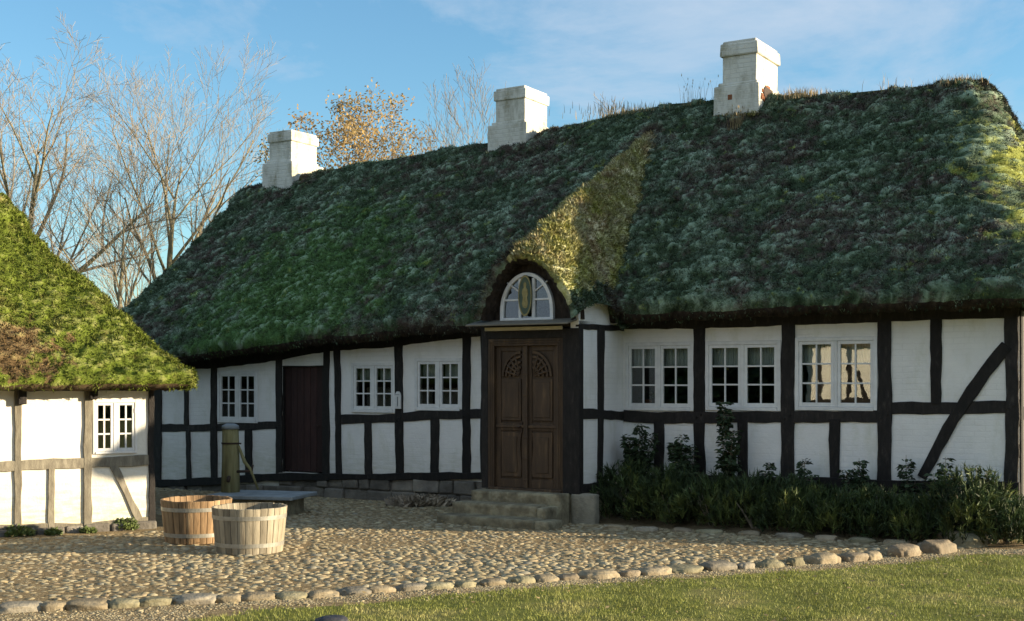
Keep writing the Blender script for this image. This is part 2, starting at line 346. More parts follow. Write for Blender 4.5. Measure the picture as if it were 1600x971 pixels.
for i in range(-180, 180):
    for j in range(-130, 130):
        u = (i + .5*(j%2))*sp; v = j*sp*.86
        x = u*math.cos(th)-v*math.sin(th) + random.uniform(-.03,.03); y = 15 + u*math.sin(th)+v*math.cos(th) + random.uniform(-.032,.032)
        if abs(x/max(y,1)) > .5: continue
        if y < float(kerb_y(x))+.17: continue
        w = Vector((x-MH.x, y-MH.y)); a = w.x*MH.c + w.y*MH.s; b = -w.x*MH.s + w.y*MH.c
        if b > -.12: continue
        if a > -5.6 and b > -1.25: continue                # planted bed
        if x > 5.35 - max(0,(y-14.4))*.6: continue
        w = Vector((x-LH.x, y-LH.y)); a2 = w.x*LH.c + w.y*LH.s; b2 = -w.x*LH.s + w.y*LH.c
        if b2 > -.35 and a2 < .5: continue
        if y > 26: continue
        pts.append((x, y))
A = np.array(pts); Z = ground_z(A[:,0], A[:,1])
o = stones(np.stack([A[:,0],A[:,1],Z],1), rng.uniform(.030,.056,len(A))*(1+.25*fbm(np.stack([A[:,0],A[:,1],0*A[:,0]],1),.6,2,5)), 'cobblestone_paving', 3, 8, 5, .46)
tag(o, kind='structure')
g_ = np.random.default_rng(12); n_ = 900; X_ = g_.uniform(-6,7,n_); Y_ = g_.uniform(9.5,17,n_); k_ = np.abs(X_/Y_) < .45
w_a = (X_-MH.x)*MH.c+(Y_-MH.y)*MH.s; w_b = -(X_-MH.x)*MH.s+(Y_-MH.y)*MH.c; k_ &= (w_b < -1.3); X_, Y_ = X_[k_], Y_[k_]; n_ = len(X_)
Z_ = ground_z(X_,Y_)+.035; a_ = g_.uniform(0,6.28,n_); L2 = g_.uniform(.012,.028,n_); dx, dy = np.cos(a_)*L2, np.sin(a_)*L2; t_ = g_.uniform(-.01,.012,(n_,4))
V_ = np.stack([np.stack([X_-dx,Y_-dy,Z_+t_[:,0]],1),np.stack([X_+dy*.5,Y_-dx*.5,Z_+t_[:,1]],1),np.stack([X_+dx,Y_+dy,Z_+t_[:,2]],1),np.stack([X_-dy*.5,Y_+dx*.5,Z_+t_[:,3]],1)],1).reshape(-1,3)
tag(np_obj(V_, np.arange(4*n_).reshape(-1,4), 'fallen_leaves', M['dry'], None, np.repeat(g_.uniform(0,1,n_),4)), 'tiny dry leaves scattered over the cobbles and the lawn', 'leaves', kind='stuff')
# kerb stones, each a boulder of its own
def boulder(name, loc, lx, ly, lz, rz, seed, mat, rough=.1):
    import bmesh
    bm = bmesh.new(); bmesh.ops.create_icosphere(bm, subdivisions=4, radius=1)
    P = np.array([v.co[:] for v in bm.verts])
    S = np.sign(P)*np.abs(P)**.62; S /= np.maximum(1, np.linalg.norm(S,axis=1)/1.16)[:,None]
    d = 1 + 3.2*rough*fbm(P+seed*3.7, 1.0, 3, seed) + rough*.5*fbm(P+seed, 4, 3, seed+5)
    S = S*d[:,None]*np.array([lx/2, ly/2, lz/2])
    for v, c in zip(bm.verts, S): v.co = c
    me = bpy.data.meshes.new(name); bm.to_mesh(me); bm.free()
    o = finish(me, name, mat, None, np.full(len(me.vertices), (seed*.377)%1), 0, True)
    o.location = loc; o.rotation_euler = (0,0,rz); return o
def rockmat(name, a, b, c):
    return simple(name, [(.3,a),(.55,b),(.75,c)], 3.5, .85, .6, 25, .22, None, .02)
RM = [('tan', rockmat('tan_rock', (.15,.12,.075),(.25,.205,.13),(.34,.29,.195))),
      ('grey', rockmat('grey_rock', (.13,.115,.085),(.22,.195,.145),(.31,.28,.215))),
      ('brown', rockmat('pink_rock', (.15,.115,.075),(.24,.195,.13),(.33,.28,.195))),
      ('mossy grey green', rockmat('green_rock', (.12,.11,.065),(.21,.19,.115),(.31,.28,.18)))]
ordn = ['first','second','third','fourth','fifth','sixth','seventh','eighth','ninth','tenth','eleventh','twelfth','thirteenth','fourteenth','fifteenth','sixteenth','seventeenth','eighteenth','nineteenth','twentieth','twenty-first','twenty-second','twenty-third','twenty-fourth','twenty-fifth','twenty-sixth','twenty-seventh','twenty-eighth','twenty-ninth','thirtieth','thirty-first','thirty-second','thirty-third','thirty-fourth','thirty-fifth','thirty-sixth','thirty-seventh','thirty-eighth','thirty-ninth','fortieth']
r2 = random.Random(11)
stx = [(1468,54,32),(1418,52,26),(1366,34,22),(1336,40,20),(1290,44,26),(1246,32,20),(1207,36,20),(1166,30,16),(1126,46,20),(1070,54,20),(1022,48,20),(984,34,15),(938,58,20),(888,32,14),(852,44,16),(818,32,14),(770,48,16),(726,36,13),(684,46,14),(640,42,13),(596,40,12),(552,50,13),(502,42,12),(452,50,12),(400,44,12),(356,38,11),(300,58,14),(240,44,12),(190,46,12),(130,66,14),(80,40,11),(24,64,15)]
for k, (px, wp, hp) in enumerate(stx):
    y0 = np.interp(px, [24,480,900,1200,1400,1500],[957,936,907,888,872,862]); p = ground_at(px, y0); sc_ = F/p.y
    L_ = wp/sc_*r2.uniform(.98,1.22); H_ = max(.10, hp/sc_*r2.uniform(.8,1.1))
    ci = r2.choice([0,0,1,2,3,1])
    dirn = -.11 if px < 900 else math.atan2(1.2, 3.6)*1.0
    i0 = float(kerb_y(p.x+.2)-kerb_y(p.x-.2))/.4; rz = math.atan(i0)
    o = boulder('edging_stone', (p.x, p.y+L_*.3, H_*.08), L_, L_*r2.uniform(.62,.85), H_, rz+r2.uniform(-.12,.12), k+3, RM[ci][1], .11)
    size = 'large' if wp > 48 else 'small' if wp < 36 else 'medium sized'
    tag(o, f'{size} {RM[ci][0]} edging stone, {ordn[k]} from the right along the front cobble edge', 'stone', 'edging stones along the front of the cobbles')
for px, py, wp, ci, lab in ((1522,852,46,3,'flat mossy boulder at the far right tip of the cobble edge beside the lawn'),(1540,846,34,1,'grey boulder behind the right tip of the cobble edge, nearest the shrubs'),(1498,846,44,0,'tan slab stone lying behind the largest stones of the right cobble edge')):
    p = ground_at(px, py+4); o = boulder('edging_stone', (p.x, p.y+.1, .04), wp/F*p.y*1.15, .26, .2, .25, px, RM[ci][1], .12)
    tag(o, lab, 'stone', 'edging stones along the front of the cobbles')
p = ground_at(515, 975); o = boulder('dark_rock', (p.x, p.y, .0), .27, .2, .13, .2, 91, M['black_stone'], .1); tag(o, 'dark smooth rock half sunk in the lawn at the bottom edge', 'rock')
# bed stones along the back edge of the cobbles
for k, (px, py, wp) in enumerate(((960,822,30),(1010,824,34),(1064,826,26),(1112,828,36),(1170,831,30),(1232,834,36),(1290,838,30),(1345,841,38),(1402,845,34),(1450,848,30))):
    p = ground_at(px, py+6); o = boulder('border_stone', (p.x, p.y, .01), wp/F*p.y*1.15, .16, .09, -.3, 60+k, RM[k%4][1], .12)
    tag(o, f'flat {RM[k%4][0]} border stone at the foot of the shrubs, {ordn[k]} from the left', 'stone', 'border stones between shrubs and cobbles')
# gravel and grit in the earth strip
g_ = np.random.default_rng(44); X_ = g_.uniform(-6,8,52000); Y_ = np.interp(X_, [p.x for p in KERB], [p.y for p in KERB]) + .12 - np.abs(g_.normal(0,.24,52000)) - (X_ < -2.5)*g_.uniform(0,.7,52000)
k_ = np.abs(X_/Y_) < .45; X_, Y_ = X_[k_], Y_[k_]
o = stones(np.stack([X_,Y_,ground_z(X_,Y_)+.006],1), g_.uniform(.004,.013,len(X_))*(1+.5*(g_.uniform(0,1,len(X_))>.95)), 'gravel', 2, 5, 8, .8)
tag(o, 'fine gravel and grit scattered along the bare earth strip', 'gravel', kind='stuff')
# lawn grass blades
def blades(n, x0, x1, y0, y1, hmin, hmax, w, name, mat, seed, keep):
    g = np.random.default_rng(seed); X = g.uniform(x0,x1,n); Y = g.uniform(y0,y1,n)
    k = keep(X, Y, g); X = X[k]; Y = Y[k]; n = len(X)
    P0 = np.stack([X,Y,X*0],1); h = g.uniform(hmin,hmax,n)*(1+.5*fbm(P0, 2.2, 3, 4)); Z = ground_z(X,Y)
    a = g.uniform(0,2*PI,n); wx = np.cos(a)*w; wy = np.sin(a)*w; lx = g.normal(0,.45,n)*h; ly = g.normal(0,.45,n)*h
    V = np.stack([np.stack([X-wx,Y-wy,Z-.004],1), np.stack([X+wx,Y+wy,Z-.004],1), np.stack([X+lx,Y+ly,Z+h],1)],1).reshape(-1,3)
    return np_obj(V, np.arange(3*n).reshape(-1,3), name, mat, None, np.repeat(g.uniform(0,1,n),3))
def keep_lawn(X, Y, g):
    e = earthiness(X, Y); d = float
    P = np.stack([X,Y,X*0],1); patch = fbm(P, 1.1, 4, 21)
    inv = (Y < np.interp(X,[p.x for p in KERB],[p.y for p in KERB])-.05) | (X > 5.6)
    up_ = 0
    return inv & (g.uniform(0,1,len(X)) > e*1.5-.1+np.clip(patch*1.5-.05,0,.85)) & (np.abs(X/Y) < .45)
o = blades(230000, -5, 8.5, 8.6, 17.2, .012, .034, .0035, 'lawn_grass', M['grass'], 3, keep_lawn); tag(o, kind='stuff', label='short patchy green grass of the sunlit lawn', cat='grass')
# ------------------------------------------------------------------ roofs
def roof_mesh(a0, a1, a0r, a1r, bf, bb, zeave, zridge, thick, step, name, mat, parent, tuft_n, tuft_len, seed, amp=1.0, crest=.10, capdrop=.0, back_step=.4, cut=None, right_round=False, bulge=.05, cr=.22):
    """a0 right eave end, a1 left eave end, a0r/a1r ridge ends, bf/bb front and back eave, zeave/zridge functions of a"""
    br = (bf+bb)/2; C = (bb-bf)/2; nt = int(C*1.45/step)
    length = a0-a1; nf = int(length/step); nc = 16; ne = int(2*C/step*.7); nb = int(length/back_step)
    ts = np.concatenate([np.linspace(0,1,nt)])
    rings = []; tt = []
    def ring(c, ea, eb, r, rl=None):
        r = min(r, c*.98); rl = r if rl is None else min(rl, c*.98); P = []
        f = np.linspace(0,1,nf, endpoint=False); P.append(np.stack([(eb+rl) + (ea-r-eb-rl)*f, np.full(nf, br-c)],1))
        g = np.linspace(-PI/2,0,nc,endpoint=False); P.append(np.stack([ea-r+r*np.cos(g), br-c+r+r*np.sin(g)],1))
        f = np.linspace(0,1,ne,endpoint=False); P.append(np.stack([np.full(ne,ea), br-c+r+(2*c-r-rl)*f],1))
        g = np.linspace(0,PI/2,nc,endpoint=False); P.append(np.stack([ea-rl+rl*np.cos(g), br+c-rl+rl*np.sin(g)],1))
        f = np.linspace(0,1,nb,endpoint=False); P.append(np.stack([ea-rl+(eb+rl-ea+rl)*f, np.full(nb, br+c)],1))
        g = np.linspace(PI/2,PI,nc,endpoint=False); P.append(np.stack([eb+rl+rl*np.cos(g), br+c-rl+rl*np.sin(g)],1))
        f = np.linspace(0,1,ne,endpoint=False); P.append(np.stack([np.full(ne,eb), br+c-rl-(2*c-2*rl)*f],1))
        g = np.linspace(PI,PI*1.5,nc,endpoint=False); P.append(np.stack([eb+rl+rl*np.cos(g), br-c+rl+rl*np.sin(g)],1))
        return np.vstack(P)
    e = .22
    def hh(c): return 1-(math.sqrt(c*c+e*e)-e)/(math.sqrt(C*C+e*e)-e)
    V = []; D = []
    # underside and eave cut
    for (dc, dz, dsp) in ((-.75, .62, 0), (-.10, .0, .5), (-.02, thick*.42, .9), (-.0, thick*.8, 1)):
        P = ring(C+dc, a0+dc, a1-dc, cr); z = zeave(P[:,0])+dz; V.append(np.column_stack([P,z])); D.append(dsp)
    for t in ts[1:]:
        c = max(C*(1-t), .03); h = hh(c); rl = cr*(1-t)+.10*t+.5*t*(1-t); r = .22*(1-t)+.10+2.9*t*(1-t) if right_round else rl
        ea = a0 + (a0r-a0)*h**(1.7 if right_round else 1.0); eb = a1 + (a1r-a1)*h
        P = ring(c, ea, eb, r, rl); ze = zeave(P[:,0])+thick; zr = zridge(P[:,0])
        z = ze + (zr-ze)*h
        cap = 1/(1+math.exp((c-.62)/.03)); z = z + cap*crest
        z = z + bulge*math.sin(PI*min(1,h*1.0))
        V.append(np.column_stack([P,z])); D.append(1)
    n = len(V[0]); m = len(V); G = np.stack(V)                        # m, n, 3
    du = np.roll(G,-1,1)-np.roll(G,1,1); dv = np.empty_like(G); dv[1:-1] = G[2:]-G[:-2]; dv[0] = G[1]-G[0]; dv[-1] = G[-1]-G[-2]
    nn = np.cross(du, dv); nn /= np.linalg.norm(nn,axis=2,keepdims=True)+1e-9
    if nn[m//2, nf//2, 1] > 0: nn = -nn
    Pf = G.reshape(-1,3); st = Pf*np.array([1,1,1.0])
    big = fbm(st, .7, 3, seed); mid = fbm(st*np.array([.62,1,1.35])+.3*fbm(st,2,2,seed+3)[:,None], 4.2, 4, seed+1, .6); fine = fbm(st, 13, 3, seed+2, .6)
    d = amp*(.07*big + .085*np.abs(mid)**.8*np.sign(mid) + .05*fine); d *= np.repeat(np.array(D), n)
    Pd = (Pf + nn.reshape(-1,3)*d[:,None])
    Gd = Pd.reshape(m,n,3)
    i = np.arange(m-1)[:,None]; j = np.arange(n)[None]; q = np.stack([i*n+j, i*n+(j+1)%n, (i+1)*n+(j+1)%n, (i+1)*n+j],2).reshape(-1,4)
    var = np.clip(.5 + .9*fine + .5*mid, 0, 1)
    # moss and straw tufts on the seen sides
    g = np.random.default_rng(seed+50)
    fi = g.integers(1, m-2, tuft_n*2); w = 1-(fi/m)*.15
    cols = nf+nc+ne
    fj = g.integers(-nc-ne//2, cols, tuft_n*2) % n
    seen = np.ones(len(fi), bool)
    fi = fi[:tuft_n]; fj = fj[:tuft_n]
    f = g.uniform(0,1,(tuft_n,2,1))
    B = Gd[fi,fj]*(1-f[:,0]) + Gd[fi,(fj+1)%n]*f[:,0]; B2 = Gd[fi+1,fj]*(1-f[:,0]) + Gd[fi+1,(fj+1)%n]*f[:,0]
    B = B*(1-f[:,1])+B2*f[:,1]; NN = nn[fi,fj]
    K = 3; B = np.repeat(B,K,0); NN = np.repeat(NN,K,0); nK = len(B)
    B = B + g.normal(0,.012,B.shape)
    dirn = NN*.8 + g.normal(0,.5,B.shape) + np.array([0,0,-.25]); dirn /= np.linalg.norm(dirn,axis=1,keepdims=True)
    side = np.cross(dirn, g.normal(0,1,B.shape)); side /= np.linalg.norm(side,axis=1,keepdims=True)+1e-9
    ln = g.uniform(.4,1.2,(nK,1))*tuft_len; wd = g.uniform(.2,.45,(nK,1))*tuft_len
    TV = np.stack([B-side*wd*.5-NN*.01, B+side*wd*.5-NN*.01, B+dirn*ln],1).reshape(-1,3)
    tv = np.repeat(np.repeat(g.uniform(0,1,tuft_n),K)*.7+g.uniform(0,.3,nK),3)
    o = mixed_obj(Pd, q, TV, np.arange(3*nK).reshape(-1,3), name, mat, parent, var, tv)
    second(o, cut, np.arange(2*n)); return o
# ------------------------------------------------------------------ timber framing
class House:
    def __init__(s, fr, name): s.fr = fr; s.root = empty(name, (fr.x, fr.y, 0), fr.t)
rt = random.Random(5)
def strip(pts, widths, b0, b1, seed, jit=.009, side=None):
    """a hewn timber along pts [(a,z)...]; widths same length; wavy edges"""
    L = [0]
    for i in range(1,len(pts)): L.append(L[-1]+math.dist(pts[i-1],pts[i]))
    n = max(3, int(L[-1]/.13)); A = []; Bq = []
    g = random.Random(seed); wl = 0; wr = 0
    for k in range(n+1):
        t = L[-1]*k/n
        a = float(np.interp(t, L, [p[0] for p in pts])); z = float(np.interp(t, L, [p[1] for p in pts])); w = float(np.interp(t, L, widths))/2
        t2 = min(L[-1], t+.01); t1 = max(0,t-.01)
        dx = float(np.interp(t2,L,[p[0] for p in pts])-np.interp(t1,L,[p[0] for p in pts])); dz = float(np.interp(t2,L,[p[1] for p in pts])-np.interp(t1,L,[p[1] for p in pts]))
        l = math.hypot(dx,dz)+1e-9; nx, nz = -dz/l, dx/l
        wl = .6*wl + g.uniform(-jit,jit); wr = .6*wr + g.uniform(-jit,jit)
        A.append((a+nx*(w+wl), z+nz*(w+wl))); Bq.append((a-nx*(w+wr), z-nz*(w+wr)))
    vs = []; fs = []
    for (p, q) in zip(A, Bq): vs += [(p[0],b0,p[1]),(q[0],b0,q[1]),(q[0],b1,q[1]),(p[0],b1,p[1])]
    for k in range(n):
        o = 4*k
        for e in range(4): fs.append((o+e, o+(e+1)%4, o+4+(e+1)%4, o+4+e))
    fs.append((3,2,1,0)); fs.append((4*n,4*n+1,4*n+2,4*n+3))
    return vs, fs
_sd = [0]
def timber(h, name, pts, w, mat, b0=-.022, b1=.06, jit=.009, wid2=None):
    _sd[0] += 1; m = MB(); ws = w if hasattr(w,'__len__') else [w]*len(pts)
    # tiny per-timber change of relief, so that no two faces share a plane
    off = ((_sd[0]*37) % 11)*.0009
    m.add(*strip(pts, ws, b0-off, b1, _sd[0], jit)); o = m.build(name, mat, h.root, .006, False); return o
def post_px(h, x0, x1, ytop, ybot, mat, xb0=None, xb1=None, b=0, name='post', z0=None, z1=None, **k):
    xb0 = x0 if xb0 is None else xb0; xb1 = x1 if xb1 is None else xb1
    fr = h.fr; at0, at1 = fr.a(x0,b), fr.a(x1,b); ab0, ab1 = fr.a(xb0,b), fr.a(xb1,b)
    zt = z1 if z1 is not None else fr.z((at0+at1)/2, ytop, b); zb = z0 if z0 is not None else fr.z((ab0+ab1)/2, ybot, b)
    mid = ((at0+at1+ab0+ab1)/4 + rt.uniform(-.008,.008), (zt+zb)/2)
    return timber(h, name, [((at0+at1)/2,zt), mid, ((ab0+ab1)/2,zb)], [at1-at0, (at1-at0+ab1-ab0)/2*rt.uniform(.93,1.03), ab1-ab0], mat, b-.022, b+.06, **k)
def rail_px(h, pts, mat, b=0, name='rail', pro=.016, **k):      # pts: (x, ytop, ybot)
    P = []; W = []
    for x, y0, y1 in pts:
        a = h.fr.a(x,b); z0 = h.fr.z(a,y0,b); z1 = h.fr.z(a,y1,b); P.append((a,(z0+z1)/2)); W.append(z0-z1)
    return timber(h, name, P, W, mat, b-pro, b+.06, **k)
def wall_mesh(a0, a1, z0, z1, holes, b0, b1):          # slab with rectangular openings, reveals included
    xs = sorted({a0,a1,*[v for q in holes for v in q[:2]]}); zs = sorted({z0,z1,*[v for q in holes for v in q[2:]]})
    m = MB(); inh = lambda x,z: any(q[0]<x<q[1] and q[2]<z<q[3] for q in holes)
    X = {x:i for i,x in enumerate(xs)}; nz = len(zs)
    solid = {(i,j): not inh((xs[i]+xs[i+1])/2,(zs[j]+zs[j+1])/2) for i in range(len(xs)-1) for j in range(nz-1)}
    vs = [(x,b,z) for b in (b0,b1) for x in xs for z in zs]; off = len(xs)*nz
    fs = []
    for (i,j), s in solid.items():
        if not s: continue
        a,b,c,d = i*nz+j, (i+1)*nz+j, (i+1)*nz+j+1, i*nz+j+1
        fs += [(a,b,c,d), (d+off,c+off,b+off,a+off)]
        for (di,dj,e) in ((0,-1,(a,b)),(1,0,(b,c)),(0,1,(c,d)),(-1,0,(d,a))):
            if not solid.get((i+di,j+dj), False): fs.append((e[0],e[0]+off,e[1]+off,e[1]))
    m.add(vs, fs, .5); return m
def window(h, a0, a1, z0, z1, b=0, cols=2, rows=3, curtain=False, depth=.03, name='window', fw=.055, cw=.045):
    """frame with two hinged casements, each with cols x rows panes"""
    m = MB(); y0 = b-.018; y1 = b+.10
    m.box(a0,a0+fw,y0,y1,z0,z1); m.box(a1-fw,a1,y0,y1,z0,z1); m.box(a0+fw,a1-fw,y0,y1,z1-fw,z1); m.box(a0+fw,a1-fw,y0-.012,y1,z0,z0+fw)
    mid = (a0+a1)/2; m.box(mid-.022,mid+.022,y0+.004,y1-.02,z0+fw,z1-fw)
    w = m.build(name, M['paint'], h.root, .004)
    for (x0,x1,sgn) in ((a0+fw+.002,mid-.024,-1),(mid+.024,a1-fw-.002,1)):
        c = MB(); u0,u1 = z0+fw+.002, z1-fw-.002; q0,q1 = y0+.010, y0+.05
        c.box(x0,x0+cw,q0,q1,u0,u1); c.box(x1-cw,x1,q0,q1,u0,u1); c.box(x0+cw,x1-cw,q0,q1,u1-cw,u1); c.box(x0+cw,x1-cw,q0,q1,u0,u0+cw*1.25)
        gx0,gx1,gz0,gz1 = x0+cw,x1-cw,u0+cw*1.25,u1-cw; bw = .011
        for i in range(1,cols):
            x = gx0+(gx1-gx0)*i/cols; c.box(x-bw,x+bw,q0+.006,q1-.006,gz0,gz1)
        for j in range(1,rows):
            z = gz0+(gz1-gz0)*j/rows
            for i in range(cols):
                xa = gx0+(gx1-gx0)*i/cols+(bw if i else 0); xb = gx0+(gx1-gx0)*(i+1)/cols-(bw if i<cols-1 else 0)
                c.box(xa,xb,q0+.008,q1-.008,z-bw,z+bw)
        c.build('casement', M['paint'], w, .002)
        g = MB(); g.box(gx0-.004,gx1+.004,q0+.020,q0+.024,gz0-.004,gz1+.004); g.build('pane', M['glass'], w)
        hx = x0-.004 if sgn<0 else x1+.004
        for zz in (u0+.1, u1-.1):
            hg = MB(); hg.box(hx-.006,hx+.006,q0-.012,q0+.0,zz-.03,zz+.03); hg.build('hinge', M['paint'], w)
        if curtain:
            cu = MB(); nn_ = 40; vs = []; fs = []
            for k in range(nn_+1):
                x = gx0-.03+(gx1-gx0+.06)*k/nn_; yy = b+.13+.012*math.sin(k*1.9)+.008*math.sin(k*.7)
                vs += [(x,yy,gz1+.03),(x,yy+.004,gz1-(gz1-gz0)*.33-.012*math.sin(k*.45))]
            for k in range(nn_): fs.append((2*k,2*k+1,2*k+3,2*k+2))
            cu.add(vs,fs,.5); cu.build('curtain', M['curtain'], w)
    return w
# ------------------------------------------------------------------ main house
H = House(MH, 'half_timbered_house'); fr = MH
tag(H.root, 'long black and white half timbered house under a mossy thatched roof with three white chimneys', 'house')
T = M['timber']
WA0 = -15.9
def topz(a): return float(np.interp(a, [-16.5,-14,-12.5,-10.5,-8.3,-5.5,0,1], [2.2,2.33,2.45,2.6,2.69,2.72,2.80,2.80]))
BAYD = 1.35
aL = fr.a(975); # inner junction of bay and right wall
aBL = fr.a(752, -BAYD) # bay left corner
# windows: (x0,x1,y0,y1) of the outer frame
W = [(340,404,580,661,0),(549,619,567,645,1),(648,724,560,642,1),(977,1085,535,642,1),(1102,1221,533,642,1),(1242,1372,527,642,1)]
wr = []
for x0,x1,y0,y1,cu in W:
    a0, a1 = fr.a(x0)+.005, fr.a(x1)-.005; am = (a0+a1)/2; wr.append((a0,a1,fr.z(am,y1)+.0,fr.z(am,y0),cu))
dr = (fr.a(441.5), fr.a(505.5), fr.z(fr.a(473),739), fr.z(fr.a(473),572))
holes = [(a0,a1,z0,z1) for a0,a1,z0,z1,_ in wr]+[dr]
wall_mesh(WA0, 0, -.05, 2.68, holes, 0, .2).build('front_wall', M['wash'], H.root)
m = MB(); m.box(-.2,0,.2,6.6,.35,2.75); m.build('end_wall', M['wash'], H.root)
m = MB(); m.box(WA0,WA0+.2,.2,6.6,.2,2.75); m.build('end_wall', M['wash'], H.root)
m = MB(); m.box(WA0,0,6.6,6.8,.2,2.75); m.build('back_wall', M['wash'], H.root)
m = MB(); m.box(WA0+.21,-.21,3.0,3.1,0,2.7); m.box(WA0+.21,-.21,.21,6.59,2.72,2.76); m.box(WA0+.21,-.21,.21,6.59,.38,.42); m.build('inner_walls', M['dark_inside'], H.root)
for a0,a1,z0,z1,cu in wr: window(H, a0,a1,z0,z1,0,2,3,cu, fw=.05, cw=.04)
# things on the window sills, seen through the panes of the right-hand windows
def flowerpot(px, b=.30, hgt=.16):
    a = fr.a(px, b); z0 = wr[3][2]+.03
    p = fr.world(a, b, z0); r = empty('flower_pot', p)
    m = MB(); m.tube([(0,0,0),(0,0,.10),(0,0,.12)],[.045,.06,.062],14); m.build('pot', M['brick_red'], r)
    m = MB()
    for k in range(60):
        d = Vector((random.gauss(0,1),random.gauss(0,1),abs(random.gauss(0,1)))).normalized(); c = Vector((0,0,.13))+d*random.uniform(.02,hgt*.7); s = d.orthogonal().normalized()*.02
        m.add([c-s,c+d*.04,c+s,c-d*.02],[(0,1,2,3)])
    m.build('leaves', M['rose'], r); return r
m = MB()
for i in (3,4,5):
    a0,a1,z0,z1,_ = wr[i]; m.box(a0+.01,a1-.01,.115,.42,z0-.02,z0+.025)
m.build('window_board', M['paint'], H.root)
tag(flowerpot(1012), 'leafy plant in a terracotta pot behind the leftmost of the three large windows', 'pot plant')
tag(flowerpot(1128,.28,.1), 'small plant in a terracotta pot behind the middle one of the three large windows', 'pot plant')
# posts: upper/lower timbers
TOP, SILLY = None, None
def P(x0,x1,yt,yb,xb0=None,xb1=None): return post_px(H,x0,x1,yt,yb,T,xb0,xb1)
sill_pts = [(150,752,765),(252,749,760),(330,747,759),(431,739,751),(536,740,750),(760,738,750)]
P(236,253,560,756); P(288,294,565,664,289,295); P(291,298,672,754,292,299); P(330,340,560,756)
P(384,394,670,745); P(431.5,441.5,548,745); P(505.5,515.5,540,745); P(522.5,532.5,540,745,526.5,535)
P(617,630,528,744,619,632); P(570,580.5,658,744,571,582); P(673,686.5,652,744); P(723,736,520,744); P(752,764,510,744)
for (x0,x1) in ((1085,1102.4),(1220.6,1241.4),(1371.5,1393)): P(x0,x1,500,770)
P(1022.6,1037.6,655,770); P(1152.8,1169,655,770); P(1297,1313,655,770); P(1454.7,1470.7,492,632)
corner = post_px(H,1569.5,1592,478,776,T)
rail_px(H, [(130,664,676),(252,663,674),(330,663,674),(385,660,672),(436,659,671)], T)
rail_px(H, [(531,649,663),(575,648,662),(625,646,660),(680,641,656),(756,639,655)], T)
rail_px(H, [(975,641,658),(1020,643,661),(1092,644,661),(1230,643,660),(1382,642,660)], T)
rail_px(H, [(1390,629,647),(1480,628,647),(1572,627,646)], T)
rail_px(H, sill_pts, T, name='sill_beam', pro=.06)
rail_px(H, [(975,742,760),(1090,744,762),(1230,746,764),(1390,750,768),(1480,751,772),(1594,753,777)], T, name='sill_beam', pro=.06)
rail_px(H, [(505,532,551),(620,516,541),(756,500,525)], T, name='wall_plate')
rail_px(H, [(130,560,592),(290,555,578),(340,548,575),(436,534,563),(508,528,551)], T, name='wall_plate')
rail_px(H, [(975,496,515),(1100,494,513),(1240,491,508),(1390,486,502),(1592,476,497)], T, name='wall_plate')
rail_px(H, [(441,571,573.5),(506,571,573.5)], T, name='lintel')
bp = [(1574,540),(1540,583),(1503,634),(1475,681),(1440,746)]
timber(H, 'brace', [fr.az(*p) for p in bp], [.16,.15,.145,.13,.14], T, -.027, .05)
# gable side timbering on the right end
for k,(b0) in enumerate((.0,1.3,2.6,3.9,5.2)):
    m = MB(); m.box(-.02,.026,b0+.012,b0+.19,.35,2.75); m.build('post', T, H.root, .006)
m = MB(); m.box(-.02,.022,.02,6.6,1.42,1.58); m.build('rail', T, H.root, .006)
for k, (px, y) in enumerate(((1093,650),(1231,652),(1382,651),(1093,757),(1231,757),(1382,760),(624,655),(729,649),(436,666),(335,668),(1580,636),(1580,765))):
    a = fr.a(px); z = fr.z(a, y)
    for dx_ in (-.035, .035):
        m = MB(); m.tube([(a+dx_,-.03,z+dx_*.6),(a+dx_,-.048,z+dx_*.6)],[.012,.010],7); m.build('peg', T, H.root)
# plank door
m = MB(); nP = 6
for k in range(nP):
    x0 = dr[0]+.03+(dr[1]-dr[0]-.06)*k/nP; x1 = dr[0]+.03+(dr[1]-dr[0]-.06)*(k+1)/nP
    m.box(x0+.003,x1-.003,.03,.07,dr[2]+.02,dr[3]-.015, random.random())
pd = m.build('plank_door', M['plank'], H.root, .003); pd['label'] = 'dark red brown plank door'
m = MB(); m.box(dr[0],dr[0]+.03,.0,.12,dr[2],dr[3]); m.box(dr[1]-.03,dr[1],.0,.12,dr[2],dr[3]); m.build('door_frame', T, pd)
m = MB(); m.tube([(dr[1]-.1,.02,dr[2]+.78),(dr[1]-.1,-.01,dr[2]+.78),(dr[1]-.18,-.015,dr[2]+.78)],.009,6); m.build('handle', M['iron'], pd)
# threshold and foundation: fieldstones under the left part, plastered plinth to the right
def foundation(a0, a1, b, z1, name='foundation', seed=1, parent=None):
    g = random.Random(seed); m = MB(); z = -.08
    m.box(a0,a1,b+.018,b+.5,-.1,z1-.004,.0)
    while z < z1-.03:
        hh_ = g.uniform(.14,.24); zt = min(z+hh_, z1)
        if z1-zt < .08: zt = z1
        a = a0
        while a < a1-.02:
            w = g.uniform(.22,.55); x1 = min(a+w, a1)
            if a1-x1 < .1: x1 = a1
            j = lambda: g.uniform(-.018,.018); y = b+g.uniform(-.05,.02)
            c = [(a+.012+j()*.5,y,z+.008),(x1-.012+j()*.5,y+j(),z+.008+j()*.4),(x1-.012+j()*.5,y+j(),zt-.008+j()*.3),(a+.012+j()*.5,y+j(),zt-.008+j()*.3)]
            vs = c+[(p[0],b+.14,p[2]) for p in c]
            m.add(vs, [(0,1,2,3),(4,0,3,7),(1,5,6,2),(3,2,6,7),(4,5,1,0)], g.random()); a = x1
        z = zt
    return m.build(name, M['stone'], H.root if parent is None else parent, .022, False, 2)
def sill_low(px, y): return fr.z(fr.a(px), y)
